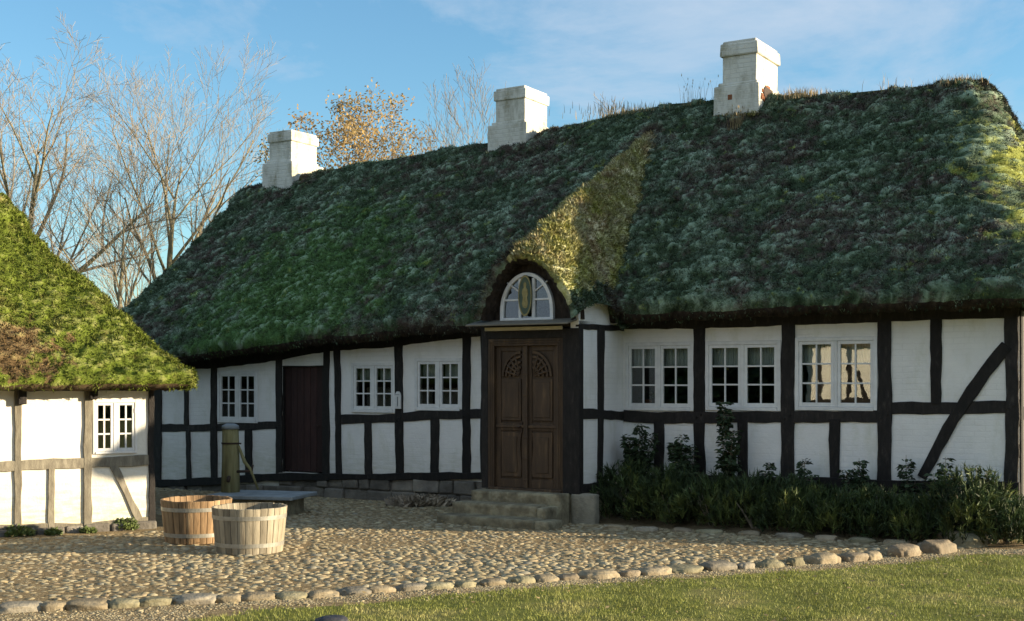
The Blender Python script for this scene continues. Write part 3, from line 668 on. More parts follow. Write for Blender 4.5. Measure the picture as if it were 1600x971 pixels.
foundation(-16, fr.a(436), -.03, sill_low(350,758)+.04, seed=1)
foundation(fr.a(436), aBL+.1, -.03, sill_low(600,750)+.05, seed=2)
foundation(aL, .03, -.03, sill_low(1300,767)-.01, seed=3)
m = MB(); m.box(-.3,.12,-.14,.4,-.1,sill_low(1590,777)-.01); m.build('corner_stone', M['stone'], H.root, .03, False, 2)
m = MB(); m.box(-.02,.06,.42,6.8,-.1,.34); m.build('foundation', M['stone'], H.root, .02)
# ------------------------------------------------------------------ the door bay
bR = -BAYD
aFR = fr.a(904, bR)          # outer right corner
zb0 = fr.z(aFR, 771, bR)     # underside of bay sill
# side wall facing right
def side_z(py, t): # t 0 at outer, 1 at inner
    return None
class SideFrame(Frame): pass
sideW = fr.world(aFR, bR); SF = Frame(sideW.x, sideW.y, -31.0+90)      # a runs into the house, b to the left
S = House(SF, 'side'); bpy.data.objects.remove(S.root); 
holder = empty('bay_side', (aFR, bR, 0), math.radians(90)); holder.parent = H.root
S.root = holder
m = wall_mesh(0, BAYD, zb0, 3.0, [], 0, .12); sw = m.build('bay_wall', M['wash'], holder)
sdep = BAYD
def zz(px, y, a): return SF.z(a, y)
def side_rail(y0o,y1o,y0i,y1i,name):
    P_ = [(-.0,(SF.z(0,y0o)+SF.z(0,y1o))/2),(BAYD,(SF.z(BAYD,y0i)+SF.z(BAYD,y1i))/2)]
    return timber(S, name, P_, [SF.z(0,y0o)-SF.z(0,y1o), SF.z(BAYD,y0i)-SF.z(BAYD,y1i)], T, -.016, .05)
side_rail(507,514.5,510,518,'wall_plate'); side_rail(639,654,643,657,'rail'); side_rail(758,771,748,760,'sill_beam')
am = SF.a(938.5)
timber(S, 'post', [(am,SF.z(am,510)),(am-.01,SF.z(am,640)),(am-.03,SF.z(am,760))], [.19,.15,.14], T, -.02,.05)
# front of the bay: black posts, door frame, door leaves
def bz(px, y): return fr.z(fr.a(px,bR), y, bR)
def ba(px): return fr.a(px,bR)
dA0, dA1 = ba(762.5), ba(880)
dz0, dz1 = bz(820,768), bz(820,529)
m = MB(); m.box(aBL,dA0,bR,bR+.16,zb0+.01,bz(757,513)); m.build('corner_post', T, H.root, .008)
m = MB(); m.box(dA1,aFR+.024,bR-.022,bR+.1,zb0-.02,bz(892,513)); m.build('corner_post', T, H.root, .008)
m = MB(); m.box(dA0,dA1,bR-.01,bR+.16,dz1,bz(820,515.5)); m.build('lintel', T, H.root, .005)
m = MB(); m.box(aBL,aBL+.12,bR+.16,0,.4,3.0); m.build('bay_wall', M['wash'], H.root)
m = MB(); m.box(dA0-.03,dA1+.0,bR-.045,bR-.011,bz(820,516.5),bz(820,511)); m.build('cream_strip', M['cream'], H.root, .004)
m = MB(); x0,x1 = ba(747),ba(901)
m.add([(x0-.02,bR-.30,bz(820,510)),(x1+.02,bR-.30,bz(820,510)),(x1,bR+.1,bz(820,501)),(x0,bR+.1,bz(820,501)),
       (x0-.02,bR-.30,bz(820,507.5)),(x1+.02,bR-.30,bz(820,507.5)),(x1,bR+.1,bz(820,498)),(x0,bR+.1,bz(820,498))],
      [(0,3,2,1),(4,5,6,7),(0,1,5,4),(1,2,6,5),(2,3,7,6),(3,0,4,7)]); m.build('canopy_board', M['board'], H.root, .004)
# carved double door
dd = MB(); fwd = .10
dd.box(dA0+.004,dA0+fwd,bR-.005,bR+.14,dz0,dz1-.002); dd.box(dA1-fwd,dA1-.004,bR-.005,bR+.14,dz0,dz1-.002); dd.box(dA0+fwd,dA1-fwd,bR-.005,bR+.14,dz1-.10,dz1-.002)
dd.box(dA0+.02,dA1-.02,bR-.03,bR+.14,dz0-.02,dz0+.04)
for k,(u) in enumerate((.03,.062)):                         # mouldings on the frame
    dd.box(dA0+u,dA0+u+.012,bR-.016,bR-.004,dz0+.05,dz1-u); dd.box(dA1-u-.012,dA1-u,bR-.016,bR-.004,dz0+.05,dz1-u); dd.box(dA0+u+.012,dA1-u-.012,bR-.016,bR-.004,dz1-u-.012,dz1-u)
door = dd.build('front_door', M['carved'], H.root, .005); door['label'] = 'carved brown double door'
ix0, ix1, iz0, iz1 = dA0+fwd, dA1-fwd, dz0+.04, dz1-.10; mid = (ix0+ix1)/2
hsplit = iz0+(iz1-iz0)*.43
for sgn in (-1, 1):
    l0, l1 = (ix0+.003, mid-.003) if sgn < 0 else (mid+.003, ix1-.003)
    q = MB(); yb = bR+.05; stile = .075
    q.box(l0,l1,yb+.02,yb+.05,iz0,iz1,.3)                                            # back board
    q.box(l0,l0+stile,yb,yb+.02,iz0,iz1,.6); q.box(l1-stile,l1,yb,yb+.02,iz0,iz1,.7)
    q.box(l0+stile,l1-stile,yb,yb+.02,hsplit-.05,hsplit+.05,.6); q.box(l0+stile,l1-stile,yb,yb+.02,iz0,iz0+.12,.6); q.box(l0+stile,l1-stile,yb,yb+.02,iz1-.07,iz1,.6)
    q.box(l0+.01,l1-.01,yb-.022,yb-.001,hsplit-.012,hsplit+.028,.9)
    # lower raised field, with wavy inner side
    f0, f1 = l0+stile+.012, l1-stile-.012; poly = []
    zb_, zt_ = iz0+.15, hsplit-.075
    for k in range(13):
        t = k/12; z = zb_+(zt_-zb_)*t; wv = .018*math.sin(t*PI*2.2)
        poly.append(((f1+wv*.6 if sgn<0 else f1), z))
    for k in range(12,-1,-1):
        t = k/12; z = zb_+(zt_-zb_)*t; wv = .018*math.sin(t*PI*2.2)
        poly.append(((f0 if sgn<0 else f0-wv*.6), z))
    q.prism(poly, yb-.008, yb+.02, .95)
    q.prism([((x-(f0+f1)/2)*.62+(f0+f1)/2, (z-(zb_+zt_)/2)*.8+(zb_+zt_)/2) for x,z in poly], yb-.02, yb-.008, .5)
    # upper field: plain tall panel and a shell arch carved above it
    zt2 = iz1-.095; zs = iz1-.42
    q.box(f0,f1,yb-.006,yb+.02,hsplit+.085,zs-.03,.45); q.box(f0+.035,f1-.035,yb-.016,yb-.006,hsplit+.13,zs-.075,.7)
    cx_ = f0 if sgn > 0 else f1; Rr = (f1-f0)
    for rr, ww in ((.98,.035),(.80,.03),(.60,.03),(.40,.03)):
        pl = []
        for k in range(13):
            t = PI/2*k/12; pl.append((cx_+sgn*Rr*rr*math.cos(t), zs+.0+Rr*1.15*rr*math.sin(t)))
        for k in range(12,-1,-1):
            t = PI/2*k/12; pl.append((cx_+sgn*Rr*(rr-ww/Rr)*math.cos(t), zs+Rr*1.15*(rr-ww/Rr)*math.sin(t)))
        if sgn > 0: pl = pl[::-1]
        q.prism(pl, yb-.014, yb+.02, .8)
    for k in range(4):
        t = .25+.32*k; c, s_ = math.cos(t), math.sin(t)
        q.tube([(cx_+sgn*Rr*.12*c, yb-.004, zs+Rr*.15*s_),(cx_+sgn*Rr*.62*c, yb-.012, zs+Rr*.72*s_),(cx_+sgn*Rr*.9*c, yb-.004, zs+Rr*1.03*s_)],[.008,.022,.008],6,.6)
    q.build('door_leaf', M['carved_dark'] if False else M['carved'], door, .004)
q = MB(); q.box(mid-.03,mid+.03,bR+.012,bR+.049,iz0,iz1,.5)
for z in np.linspace(iz0+.12, iz1-.1, 7): q.box(mid-.036,mid+.036,bR+.004,bR+.014,z-.012,z+.012,.8)
q.build('meeting_stile', M['carved'], door, .004)
q = MB(); q.tube([(mid-.08,bR+.02,hsplit+.0),(mid-.08,bR-.02,hsplit),(mid-.15,bR-.025,hsplit-.005)],.011,8); q.box(mid-.10,mid-.06,bR+.03,bR+.038,hsplit-.09,hsplit+.07); q.build('handle', M['iron'], door)
# steps
def stepblock(px0, px1, ytop, ybot, b0, b1, nm, seed):
    a0, a1 = fr.a(px0,b0), fr.a(px1,b0); zt = fr.z((a0+a1)/2, ytop, b0); zb = fr.z((a0+a1)/2, ybot, b0)
    return (a0,a1,b0,b1,zt,zb)
stp = empty('stone_steps', fr.world(ba(800), bR-.4, 0), fr.t); tag(stp, 'three worn mossy stone steps leading up to the carved front door', 'steps')
oa = ba(800); ob = bR-.4
def rough_box(name, x0,x1,y0,y1,z0,z1, mat, parent, seed, amp=.010, cell=.035, rnd=.02):
    import bmesh
    bm = bmesh.new(); bmesh.ops.create_cube(bm, size=1)
    for v in bm.verts: v.co = ((x0+x1)/2+v.co.x*(x1-x0), (y0+y1)/2+v.co.y*(y1-y0), (z0+z1)/2+v.co.z*(z1-z0))
    for ax, ln in ((0,x1-x0),(1,y1-y0),(2,z1-z0)):
        for k in range(1, max(2,int(ln/cell))):
            co = Vector((x0,y0,z0)); co[ax] += ln*k/max(2,int(ln/cell)); no = Vector((0,0,0)); no[ax] = 1
            bmesh.ops.bisect_plane(bm, geom=bm.verts[:]+bm.edges[:]+bm.faces[:], plane_co=co, plane_no=no)
    bm.normal_update(); P = np.array([v.co[:] for v in bm.verts]); Nn = np.array([v.normal[:] for v in bm.verts])
    lo = np.array([x0,y0,z0])+rnd; hi = np.array([x1,y1,z1])-rnd; C_ = np.clip(P, lo, hi); dl = P-C_; ln = np.linalg.norm(dl,axis=1,keepdims=True)+1e-9
    P2 = C_+dl/ln*np.minimum(ln, rnd); P2 += Nn*(amp*(fbm(P+seed, 5, 4, seed)+.5*fbm(P+seed, 18, 2, seed+1)))[:,None]
    for v, c in zip(bm.verts, P2): v.co = c
    me = bpy.data.meshes.new(name); bm.to_mesh(me); bm.free()
    return finish(me, name, mat, parent, np.full(len(me.vertices), (seed*.37)%1), 0, True)
def astep(a0,a1,b0,b1,z0,z1,seed,split=None):
    g = random.Random(seed)
    cuts = [a0]+(split or [])+[a1]
    for c0,c1 in zip(cuts[:-1],cuts[1:]):
        m = MB(); nx, ny = 14, 4
        rough_box('step', c0-oa+.004,c1-oa-.004,b0-ob+g.uniform(-.012,.012),b1-ob,z0,z1+g.uniform(-.012,.006), M['step'], stp, seed*7+int(c0*10))
zs1 = fr.z(oa,808,bR-.88); zs2 = fr.z(oa,788,bR-.58); zs3 = fr.z(oa,768,bR-.26)
astep(fr.a(682,bR-.9), fr.a(856,bR-.9), bR-.9, bR-.50, -.05, zs1, 1, [fr.a(834,bR-.9)])
astep(fr.a(705,bR-.6), fr.a(855,bR-.6), bR-.6, bR-.24, -.05, zs2, 2, [fr.a(838,bR-.6)])
astep(fr.a(735,bR-.28), fr.a(876,bR-.28), bR-.28, bR-.0, -.05, zs3, 3)
rough_box('landing', aBL-oa,aFR-oa+.02,bR-ob+.001,-.03-ob,-.08,zb0-.002, M['step'], stp, 9, .006)
# plinth slabs under the bay side
rough_box('plinth', fr.a(893,bR),fr.a(893,bR)+.36,bR-.03,bR+.12,-.08,zb0-.004, M['cream_stone'], H.root, 4, .012)
rough_box('plinth', aFR-.2,aFR+.03,bR+.125,0,-.08,zb0-.003, M['step'], H.root, 5, .01)
# lunette window with oval sign over the door
lx0,lx1,lz0,lz1 = ba(781),ba(864),bz(820,499),bz(820,426); lc = (lx0+lx1)/2; lr = (lx1-lx0)/2; lh = lz1-lz0; yb = bR+.02
m = MB()
def arc(rr, hh_, n=28, a=0, b=PI): return [(lc+rr*math.cos(a+(b-a)*k/n), lz0+hh_*math.sin(a+(b-a)*k/n)) for k in range(n+1)]
bw = .05
outer = [(lx0,lz0)]+arc(lr,lh,28,PI,0)+[(lx1,lz0)]
def archpt(t, ins):      # stilted arch, slightly pointed sides
    return (lc+(lr-ins)*math.cos(t)*1.0, lz0+.18*(lh)*1.0+ (lh*.82-ins)*math.sin(t))
o_ = [(lx0,lz0)]+[archpt(PI-PI*k/28,0) for k in range(29)]+[(lx1,lz0)]
i_ = [(lx0+bw,lz0)]+[archpt(PI-PI*k/28,bw) for k in range(29)]+[(lx1-bw,lz0)]
vs = [(x,yb-.02,z) for x,z in o_]+[(x,yb-.02,z) for x,z in i_]+[(x,yb+.04,z) for x,z in o_]+[(x,yb+.04,z) for x,z in i_]
n = len(o_); fs = []
for k in range(n-1):
    fs += [(k,k+1,n+k+1,n+k),(2*n+k,3*n+k,3*n+k+1,2*n+k+1),(k,2*n+k,2*n+k+1,k+1),(n+k,n+k+1,3*n+k+1,3*n+k)]
m.add(vs,fs,.5); m.box(lx0+bw*.0+.001,lx1-.001,yb-.022,yb+.042,lz0-.05,lz0+.02)
for x in (lc-.105,lc+.105): m.box(x-.022,x+.022,yb-.012,yb+.03,lz0+.02,lz1-bw-.03)
for sg in (-1,1):
    x0 = lc+sg*.127; x1 = lc+sg*(lr-bw*.8); m.box(min(x0,x1),max(x0,x1),yb-.01,yb+.028,lz0+lh*.40,lz0+lh*.40+.024)
    m.tube([(x0,yb+.008,lz0+lh*.60),(lc+sg*(lr-bw)*.86,yb+.008,lz0+lh*.80)],.013,6)
lun = m.build('arched_window', M['paint'], H.root, .004)
m = MB(); m.prism([(x,z) for x,z in i_][::1], yb+.018, yb+.022); m.build('pane', M['glass'], lun)
m = MB()
ov = [(lc+.083*math.cos(2*PI*k/36), lz0+lh*.50+.275*math.sin(2*PI*k/36)) for k in range(36)]
ov_c = (lc+.0, lz0+lh*.52)
m.prism([(lc+(x-lc)*1.25, ov_c[1]+(z-ov_c[1])*1.02) for x,z in ov], yb-.05, yb-.024, .5)
SG = simple('green_painted_oval', [(.3,(.05,.075,.055)),(.7,(.09,.12,.08))], 10, .6, .2, 40, 0)
GD = simple('faded_gilt', [(.3,(.20,.16,.06)),(.7,(.36,.30,.13))], 16, .6, .4, 40, 0)
sg = m.build('oval_sign', SG, lun, .004)
m = MB()
def ovring(s1,s2,y0,y1):
    a_ = [(lc+(x-lc)*1.25*s1, ov_c[1]+(z-ov_c[1])*1.02*s1) for x,z in ov]; b_ = [(lc+(x-lc)*1.25*s2, ov_c[1]+(z-ov_c[1])*1.02*s2) for x,z in ov]
    k = len(a_); vs = [(x,y0,z) for x,z in a_]+[(x,y0,z) for x,z in b_]+[(x,y1,z) for x,z in a_]+[(x,y1,z) for x,z in b_]
    fs = [(i,(i+1)%k,k+(i+1)%k,k+i) for i in range(k)]+[(i,2*k+i,2*k+(i+1)%k,(i+1)%k) for i in range(k)]+[(k+i,k+(i+1)%k,3*k+(i+1)%k,3*k+i) for i in range(k)]
    m.add(vs,fs,.4)
ovring(1.0,.90,yb-.056,yb-.049)
# faded standing figure painted in gold on the oval
fz = ov_c[1]
body = [(-.030,-.17),(-.045,-.12),(-.030,-.04),(-.045,.02),(-.038,.075),(-.016,.095),(-.020,.115),(-.022,.145),(-.010,.168),(.010,.168),(.022,.145),(.018,.115),(.016,.095),(.040,.07),(.048,.01),(.032,-.04),(.046,-.11),(.034,-.175),(.004,-.185)]
m.prism([(lc+x,fz+z) for x,z in body][::-1], yb-.054, yb-.049, .5)
m.build('gilt_figure', GD, lun)
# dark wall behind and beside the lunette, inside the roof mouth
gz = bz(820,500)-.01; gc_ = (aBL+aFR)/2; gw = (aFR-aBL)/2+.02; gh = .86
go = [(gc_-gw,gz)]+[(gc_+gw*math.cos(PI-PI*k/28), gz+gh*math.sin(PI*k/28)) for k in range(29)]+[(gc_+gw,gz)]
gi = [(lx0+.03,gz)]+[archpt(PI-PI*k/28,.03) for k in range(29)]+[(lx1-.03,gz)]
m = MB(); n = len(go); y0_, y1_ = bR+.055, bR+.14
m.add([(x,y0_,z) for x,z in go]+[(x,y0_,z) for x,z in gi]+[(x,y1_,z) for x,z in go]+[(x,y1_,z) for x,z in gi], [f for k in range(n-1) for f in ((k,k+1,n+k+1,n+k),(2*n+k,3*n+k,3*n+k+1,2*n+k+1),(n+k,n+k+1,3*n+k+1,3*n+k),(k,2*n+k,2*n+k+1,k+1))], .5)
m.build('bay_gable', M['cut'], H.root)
m = MB(); m.box(aBL,aFR,bR+.02,bR+.5,gz-.10,gz-.02); m.build('bay_ceiling', T, H.root)
# small white box on the post between the two windows
p = fr.world(fr.a(625), -.05, 0); z0_, z1_ = fr.z(fr.a(625),639), fr.z(fr.a(625),612)
pl = empty('wall_thermometer', (p.x,p.y,z0_), fr.t); tag(pl, 'small white round-topped plate fixed to the black post between two small windows', 'thermometer')
hw = .055; hh_ = z1_-z0_
m = MB(); m.prism([(-hw,0),(hw,0),(hw,hh_*.75),(hw*.8,hh_*.9),(hw*.35,hh_),(-hw*.35,hh_),(-hw*.8,hh_*.9),(-hw,hh_*.75)][::1], -.014, .012); m.build('plate', M['plaque'], pl, .004)
m = MB(); m.tube([(0,-.02,hh_*.15),(0,-.02,hh_*.7)],.007,6); m.box(-.035,.035,-.018,-.0145,hh_*.80,hh_*.83); m.build('tube', M['slab'], pl)
# ------------------------------------------------------------------ main roof
def ze_main(a): return np.interp(a, [-17,-14.5,-12.9,-10.4,-8.4,-5.5,-3,.6], [1.95,2.06,2.26,2.46,2.58,2.68,2.73,2.77])
def zr_main(a): return np.interp(a, [-15.6,-15.2,-13.5,-11.96,-9.5,-7.44,-6.6,-6.0,-4.3,-3.3,-1.4,-.9,-.5,0], [5.70,5.78,5.92,6.00,6.12,6.26,6.38,6.42,6.34,6.26,6.22,6.20,6.08,5.9])
BR = 3.3
roof = roof_mesh(.52, -16.35, -1.05, -15.35, -.5, 7.1, ze_main, zr_main, .27, .04, 'thatched_roof', M['roof_main'], H.root, 130000, .040, 5, 1.0, .09, cut=M['cut'], right_round=True)
# dormer roof over the door: an arched tunnel of thatch running up the slope
def dormer():
    a_c = lc+.015; nb, na = 130, 70
    b0, b1 = bR-.26, 3.15
    z_f = fr.z(ba(818), 402, bR-.26)+.05; z_bk = 6.18
    V = []; Dn = []
    bs = np.linspace(b0, b1, nb)
    hw_in = .52
    def sect(b, off):
        t = (b-b0)/(b1-b0); zt = z_f+(z_bk-z_f)*t**.95
        pts_ = []
        for k in range(na):
            u = -1+2*k/(na-1); s1 = min(1,(b-b0)/1.11)
            WL, WR = .70+.42*s1, .90+.06*s1+.04*t
            x = a_c + (WR*u if u>0 else WL*u)
            drop = (z_f-zlow_f)*(1-s1) + (zt-2.72-.10*s1)*s1 if s1 < 1 else (zt_h(b)-2.62)
            drop = min(drop, 1.75)
            ex = 2.3-.75*s1
            z = zt - drop*(abs(u)**ex)
            pts_.append((x, b, z))
        return pts_
    zlow_f = bz(820,497)
    def zt_h(b): return z_f+(z_bk-z_f)*((b-b0)/(b1-b0))**.95
    G = np.array([sect(b,0) for b in bs])
    du = np.gradient(G, axis=1); dv = np.gradient(G, axis=0); nn = np.cross(du, dv); nn /= np.linalg.norm(nn,axis=2,keepdims=True)
    if nn[nb//2,na//2,2] < 0: nn = -nn
    Pf = G.reshape(-1,3)+2.2
    d = .05*fbm(Pf,1.4,3,77)+.06*fbm(Pf,4,4,78,.6)+.03*fbm(Pf,15,3,79)
    Gd = G + nn*d.reshape(nb,na,1)
    th_ = .15
    # front cut: outer ring -> lower lip -> inner
    def inset(k_, db):
        R_ = G[0].copy(); R_[:,1] += db; N0 = nn[0]; return R_ - N0*k_ 
    lip1 = inset(.09,.02)+.012*rng.normal(0,1,(na,3)); lip2 = inset(th_,.07)+.010*rng.normal(0,1,(na,3)); inner = inset(th_,.9)
    allr = np.concatenate([inner[None], lip2[None], lip1[None], Gd]); mN = len(allr)
    i = np.arange(mN-1)[:,None]; j = np.arange(na-1)[None]; q = np.stack([i*na+j,i*na+j+1,(i+1)*na+j+1,(i+1)*na+j],2).reshape(-1,4)
    g = np.random.default_rng(99); tn = 26000; fi = g.integers(0,nb-1,tn); fj = g.integers(0,na-1,tn)
    B = Gd[fi,fj]+(Gd[fi+1,fj+1]-Gd[fi,fj])*g.uniform(0,1,(tn,1)); NN = nn[fi,fj]; K = 3
    B = np.repeat(B,K,0)+g.normal(0,.012,(tn*K,3)); NN = np.repeat(NN,K,0)
    dn = NN*.8+g.normal(0,.5,B.shape)+np.array([0,-.2,-.2]); dn /= np.linalg.norm(dn,axis=1,keepdims=True)
    sd = np.cross(dn,g.normal(0,1,B.shape)); sd /= np.linalg.norm(sd,axis=1,keepdims=True)
    ln = g.uniform(.4,1.2,(len(B),1))*.06; wd = g.uniform(.2,.45,(len(B),1))*.06
    TV = np.stack([B-sd*wd*.5-NN*.01,B+sd*wd*.5-NN*.01,B+dn*ln],1).reshape(-1,3)
    var = np.clip(.5+1.0*fbm(allr.reshape(-1,3),9,3,7),0,1); tv = np.repeat(np.repeat(g.uniform(0,1,tn),K)*.7+g.uniform(0,.3,len(B)),3)
    o = mixed_obj(allr.reshape(-1,3), q, TV, np.arange(len(TV)).reshape(-1,3), 'dormer_roof', M['roof_dormer'], H.root, var, tv)
    second(o, M['cut'], np.arange(2*(na-1)))
    # main-roof moss carried over as painted shade, left shoulder and right valley
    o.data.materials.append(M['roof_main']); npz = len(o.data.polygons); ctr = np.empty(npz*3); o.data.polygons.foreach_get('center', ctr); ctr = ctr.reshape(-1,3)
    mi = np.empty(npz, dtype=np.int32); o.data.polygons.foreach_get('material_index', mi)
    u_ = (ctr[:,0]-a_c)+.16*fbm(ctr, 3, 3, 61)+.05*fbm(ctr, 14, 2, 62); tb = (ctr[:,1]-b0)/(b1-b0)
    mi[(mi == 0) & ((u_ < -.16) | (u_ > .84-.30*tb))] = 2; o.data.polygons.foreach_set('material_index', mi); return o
dr_o = dormer(); dr_o['label'] = 'mossy thatch over the door, its gold tone painted as sunlight'
# ------------------------------------------------------------------ chimneys
def chimney(px, ytop, ycapb, yshb, ybase, wf, wd, base_l, base_r, depth_c, damage=False, capo=.03):
    b0 = BR-depth_c; a1 = fr.a(px, b0); a0 = a1-wf; b1 = b0+wd
    z = lambda y: fr.z(a1, y, b0)
    zt, zc, zs, zb = z(ytop), z(ycapb), z(yshb), z(ybase)
    def blk(x0,x1,y0,y1,z0,z1,jit,seed,steps=1):
        g = random.Random(seed); m.add([(x0+g.uniform(-jit,jit),y0+g.uniform(-jit,jit),z0),(x1+g.uniform(-jit,jit),y0+g.uniform(-jit,jit),z0),(x1+g.uniform(-jit,jit),y1,z0),(x0,y1,z0),
               (x0+g.uniform(-jit,jit),y0+g.uniform(-jit,jit),z1+g.uniform(-jit,jit)),(x1+g.uniform(-jit,jit),y0+g.uniform(-jit,jit),z1+g.uniform(-jit,jit)),(x1,y1,z1+g.uniform(-jit,jit)),(x0,y1,z1+g.uniform(-jit,jit))],
              [(0,3,2,1),(4,5,6,7),(0,1,5,4),(1,2,6,5),(2,3,7,6),(3,0,4,7)], g.random())
    m = MB(); j = .012 if damage else .006
    blk(a0,a1,b0,b1,zs-.02,zc+.01,j*.5,px); blk(a0-capo,a1+capo,b0-capo,b1+capo,zc,zt-.05,j,px+1); blk(a0+.0,a1-.0,b0+.0,b1-.0,zt-.052,zt,j,px+2)
    e0, e1 = base_l, base_r
    blk(a0-e0,a1+.06,b0-.05,b1+e1,zb,zs,j*.5,px+3); blk(a0-e0+.06,a1+.01,b0-.015,b1+.04,zs-.002,zs+.05,j,px+4)
    blk(a0-e0+.12,a1-.02,b0-.01,b1+.02,zb-.07,zb+.01,j,px+5)
    m2 = MB(); 
    c = m.build('chimney', M['wash_chimney'], roof, .016 if not damage else .022, False, 2)
    m = MB(); m.box(a0+.03,a1-.03,b0+.06,b1,zb-1.2,zb-.06); m.build('flue_base', M['brick_red'], c)
    m = MB(); m.box(a0+.1,a1-.1,b0+.1,b1-.1,zt-.002,zt+.004); m.build('flue_opening', M['iron'], c)
    g2 = random.Random(px); m = MB()
    for k in range(260):      # moss and straw pressed against the foot of the chimney
        u = g2.random(); q = Vector((a0-e0+u*(a1+.06-a0+e0), b0-.05+g2.gauss(0,.02), zb+g2.uniform(-.05,.02))) if g2.random() < .6 else Vector((a1+.07+g2.gauss(0,.02), b0+u*(b1-b0), zb+g2.uniform(-.04,.09)))
        d = Vector((g2.gauss(0,.5),-.5+g2.gauss(0,.4),g2.uniform(0,1))).normalized()*g2.uniform(.03,.08); s3 = d.orthogonal().normalized()*.012
        m.add([q-s3,q+s3,q+d],[(0,1,2)])
    m.build('moss_collar', M['roof_dormer'], c)
    if damage:   # the hole knocked in the lower right side, showing broken brick
        g = random.Random(3); m = MB()
        for k in range(22):
            t = g.uniform(0,6.28); y = b0+.36+.27*math.cos(t)*g.uniform(.75,1.1); zz_ = zb+.33+.13*math.sin(t)*g.uniform(.75,1.1); q = g.uniform(.03,.055)
            m.box(a1+.035,a1+.064+g.uniform(0,.012),y-q*1.4,y+q*1.4,zz_-q*.6,zz_+q*.6,g.random())
        m.build('broken_brick', M['brick_red'], c, .006)
        m = MB(); m.prism([(.26*math.cos(2*PI*k/12)*(1+.2*math.sin(k*5.1)), .13*math.sin(2*PI*k/12)*(1+.25*math.sin(k*3.3))) for k in range(12)], -.012, .006)
        m.v = [(a1+.068-y, b0+.36+x, zb+.33+z) for x,y,z in m.v]; m.build('hole', M['iron'], c)
        m = MB(); m.box(a0-e0+.24,a0-e0+.32,b0-.058,b0-.04,zs-.24,zs-.15,.3); m.build('broken_brick', M['brick_red'], c, .02)
    return c
chimney(1182, 58, 83, 129, 178, .57, 1.0, .13, .24, .52, True)['label'] = 'crumbling chimney with a hole in its base'
chimney(820, 133, 153, 191, 236, .60, .80, .14, .14, .40)
chimney(455, 202, 220, 252, 298, .57, .78, .14, .14, .40)
# grasses growing on the ridge
def tuft(name, loc, n, h, spread, mat, seed, w=.004, heads=False):
    g = random.Random(seed); m = MB()
    for k in range(n):
        x, y = g.gauss(0,spread), g.gauss(0,spread*.7); hh = h*g.uniform(.45,1.1); lx, ly = g.gauss(0,.28)*hh, g.gauss(0,.28)*hh
        p0 = Vector((x,y,-.05)); p1 = Vector((x+lx*.35,y+ly*.35,hh*.6)); p2 = Vector((x+lx,y+ly,hh)); s = Vector((w,w*g.uniform(-1,1),0))
        v = g.random(); m.add([p0-s,p0+s,p1+s*.7,p1-s*.7,p2],[(0,1,2,3),(3,2,4)],v)
        if heads and g.random() < .35: m.add([p2-s*3,p2+Vector((0,0,.03)),p2+s*3,p2-Vector((0,0,.03))],[(0,1,2,3)],v)
    o = m.build(name, mat); o.location = loc; return o
for (px, b, nn_, hh_, spd, mt, lab) in ((990,3.2,420,.10,.45,'dry','low dry grass clump on the roof ridge between the second and third chimney'),
        (1095,3.2,34,.42,.22,'dry','thin tall dry stalks on the ridge just left of the crumbling chimney'),
        (1255,3.2,240,.15,.20,'dry','golden grass clump on the ridge just right of the crumbling chimney'),
        (1152,2.6,90,.30,.07,'dry','straw coloured grass tuft in front of the foot of the crumbling chimney'),
        (1400,3.25,18,.24,.28,'dry','sparse seed stalks on the ridge towards its right end'),
        (1500,3.2,160,.14,.16,'dry','small yellow grass tuft at the right end of the ridge')):
    a = fr.a(px, b); z = float(zr_main(a)) - (abs(b-3.3)>.3)*.55
    p = fr.world(a, b, z+.05); tag(tuft('ridge_grass', p, nn_, hh_, spd, M[mt], int(px), .0035 if hh_<.3 else .0022, hh_>.29), lab, 'grass tuft')
# ------------------------------------------------------------------ left house
Lh = House(LH, 'farm_outbuilding'); lf = LH
tag(Lh.root, 'low sunlit cream walled outbuilding under a bright green mossy thatched roof', 'outbuilding')
G_ = M['grey_timber']
LA = -8.0
lw = (lf.a(145), lf.a(214)); lwz = (lf.z(lf.a(180),709), lf.z(lf.a(180),626))
wall_mesh(LA, 0, .08, 2.2, [(lw[0],lw[1],lwz[0],lwz[1])], 0, .2).build('front_wall', M['wash_left'], Lh.root)
m = MB(); m.box(-.2,0,.2,5.8,.08,2.2); m.build('end_wall', M['wash_left'], Lh.root)
m = MB(); m.box(LA,LA+.2,.2,5.8,.08,2.2); m.build('end_wall', M['wash_left'], Lh.root)
m = MB(); m.box(LA,0,5.8,6.0,.08,2.2); m.build('back_wall', M['wash_left'], Lh.root)
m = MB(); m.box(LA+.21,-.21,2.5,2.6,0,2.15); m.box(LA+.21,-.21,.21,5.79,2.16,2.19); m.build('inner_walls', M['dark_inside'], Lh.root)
window(Lh, lw[0], lw[1], lwz[0], lwz[1], 0, 2, 3, False, fw=.028, cw=.032)
pp = lambda *a, **k: post_px(Lh, *a, **k)
pp(22,33,600,828,G_); pp(130.5,144,600,828,G_); pp(75,86.5,728,828,G_)
pp(232,241,600,822,T)
rail_px(Lh, [(-300,726,742),(0,721,736),(60,717,733),(140,715,731),(236,710,727)], G_)
rail_px(Lh, [(-300,832,850),(0,821,840),(130,817,832),(236,806,826)], G_, name='sill_beam')
rail_px(Lh, [(-300,600,612),(0,600,611),(236,600,611)], T, name='wall_plate')
timber(Lh, 'brace', [lf.az(176,726),lf.az(196,768),lf.az(217,812)], [.10,.10,.10], G_, -.026, .05)
for px in (-90,-200): pp(px-6,px+6,600,840,G_)
for b0 in (.0,1.45,2.9,4.35): 
    m = MB(); m.box(-.02,.026,b0+.012,b0+.18,.08,2.1); m.build('post', T, Lh.root, .006)
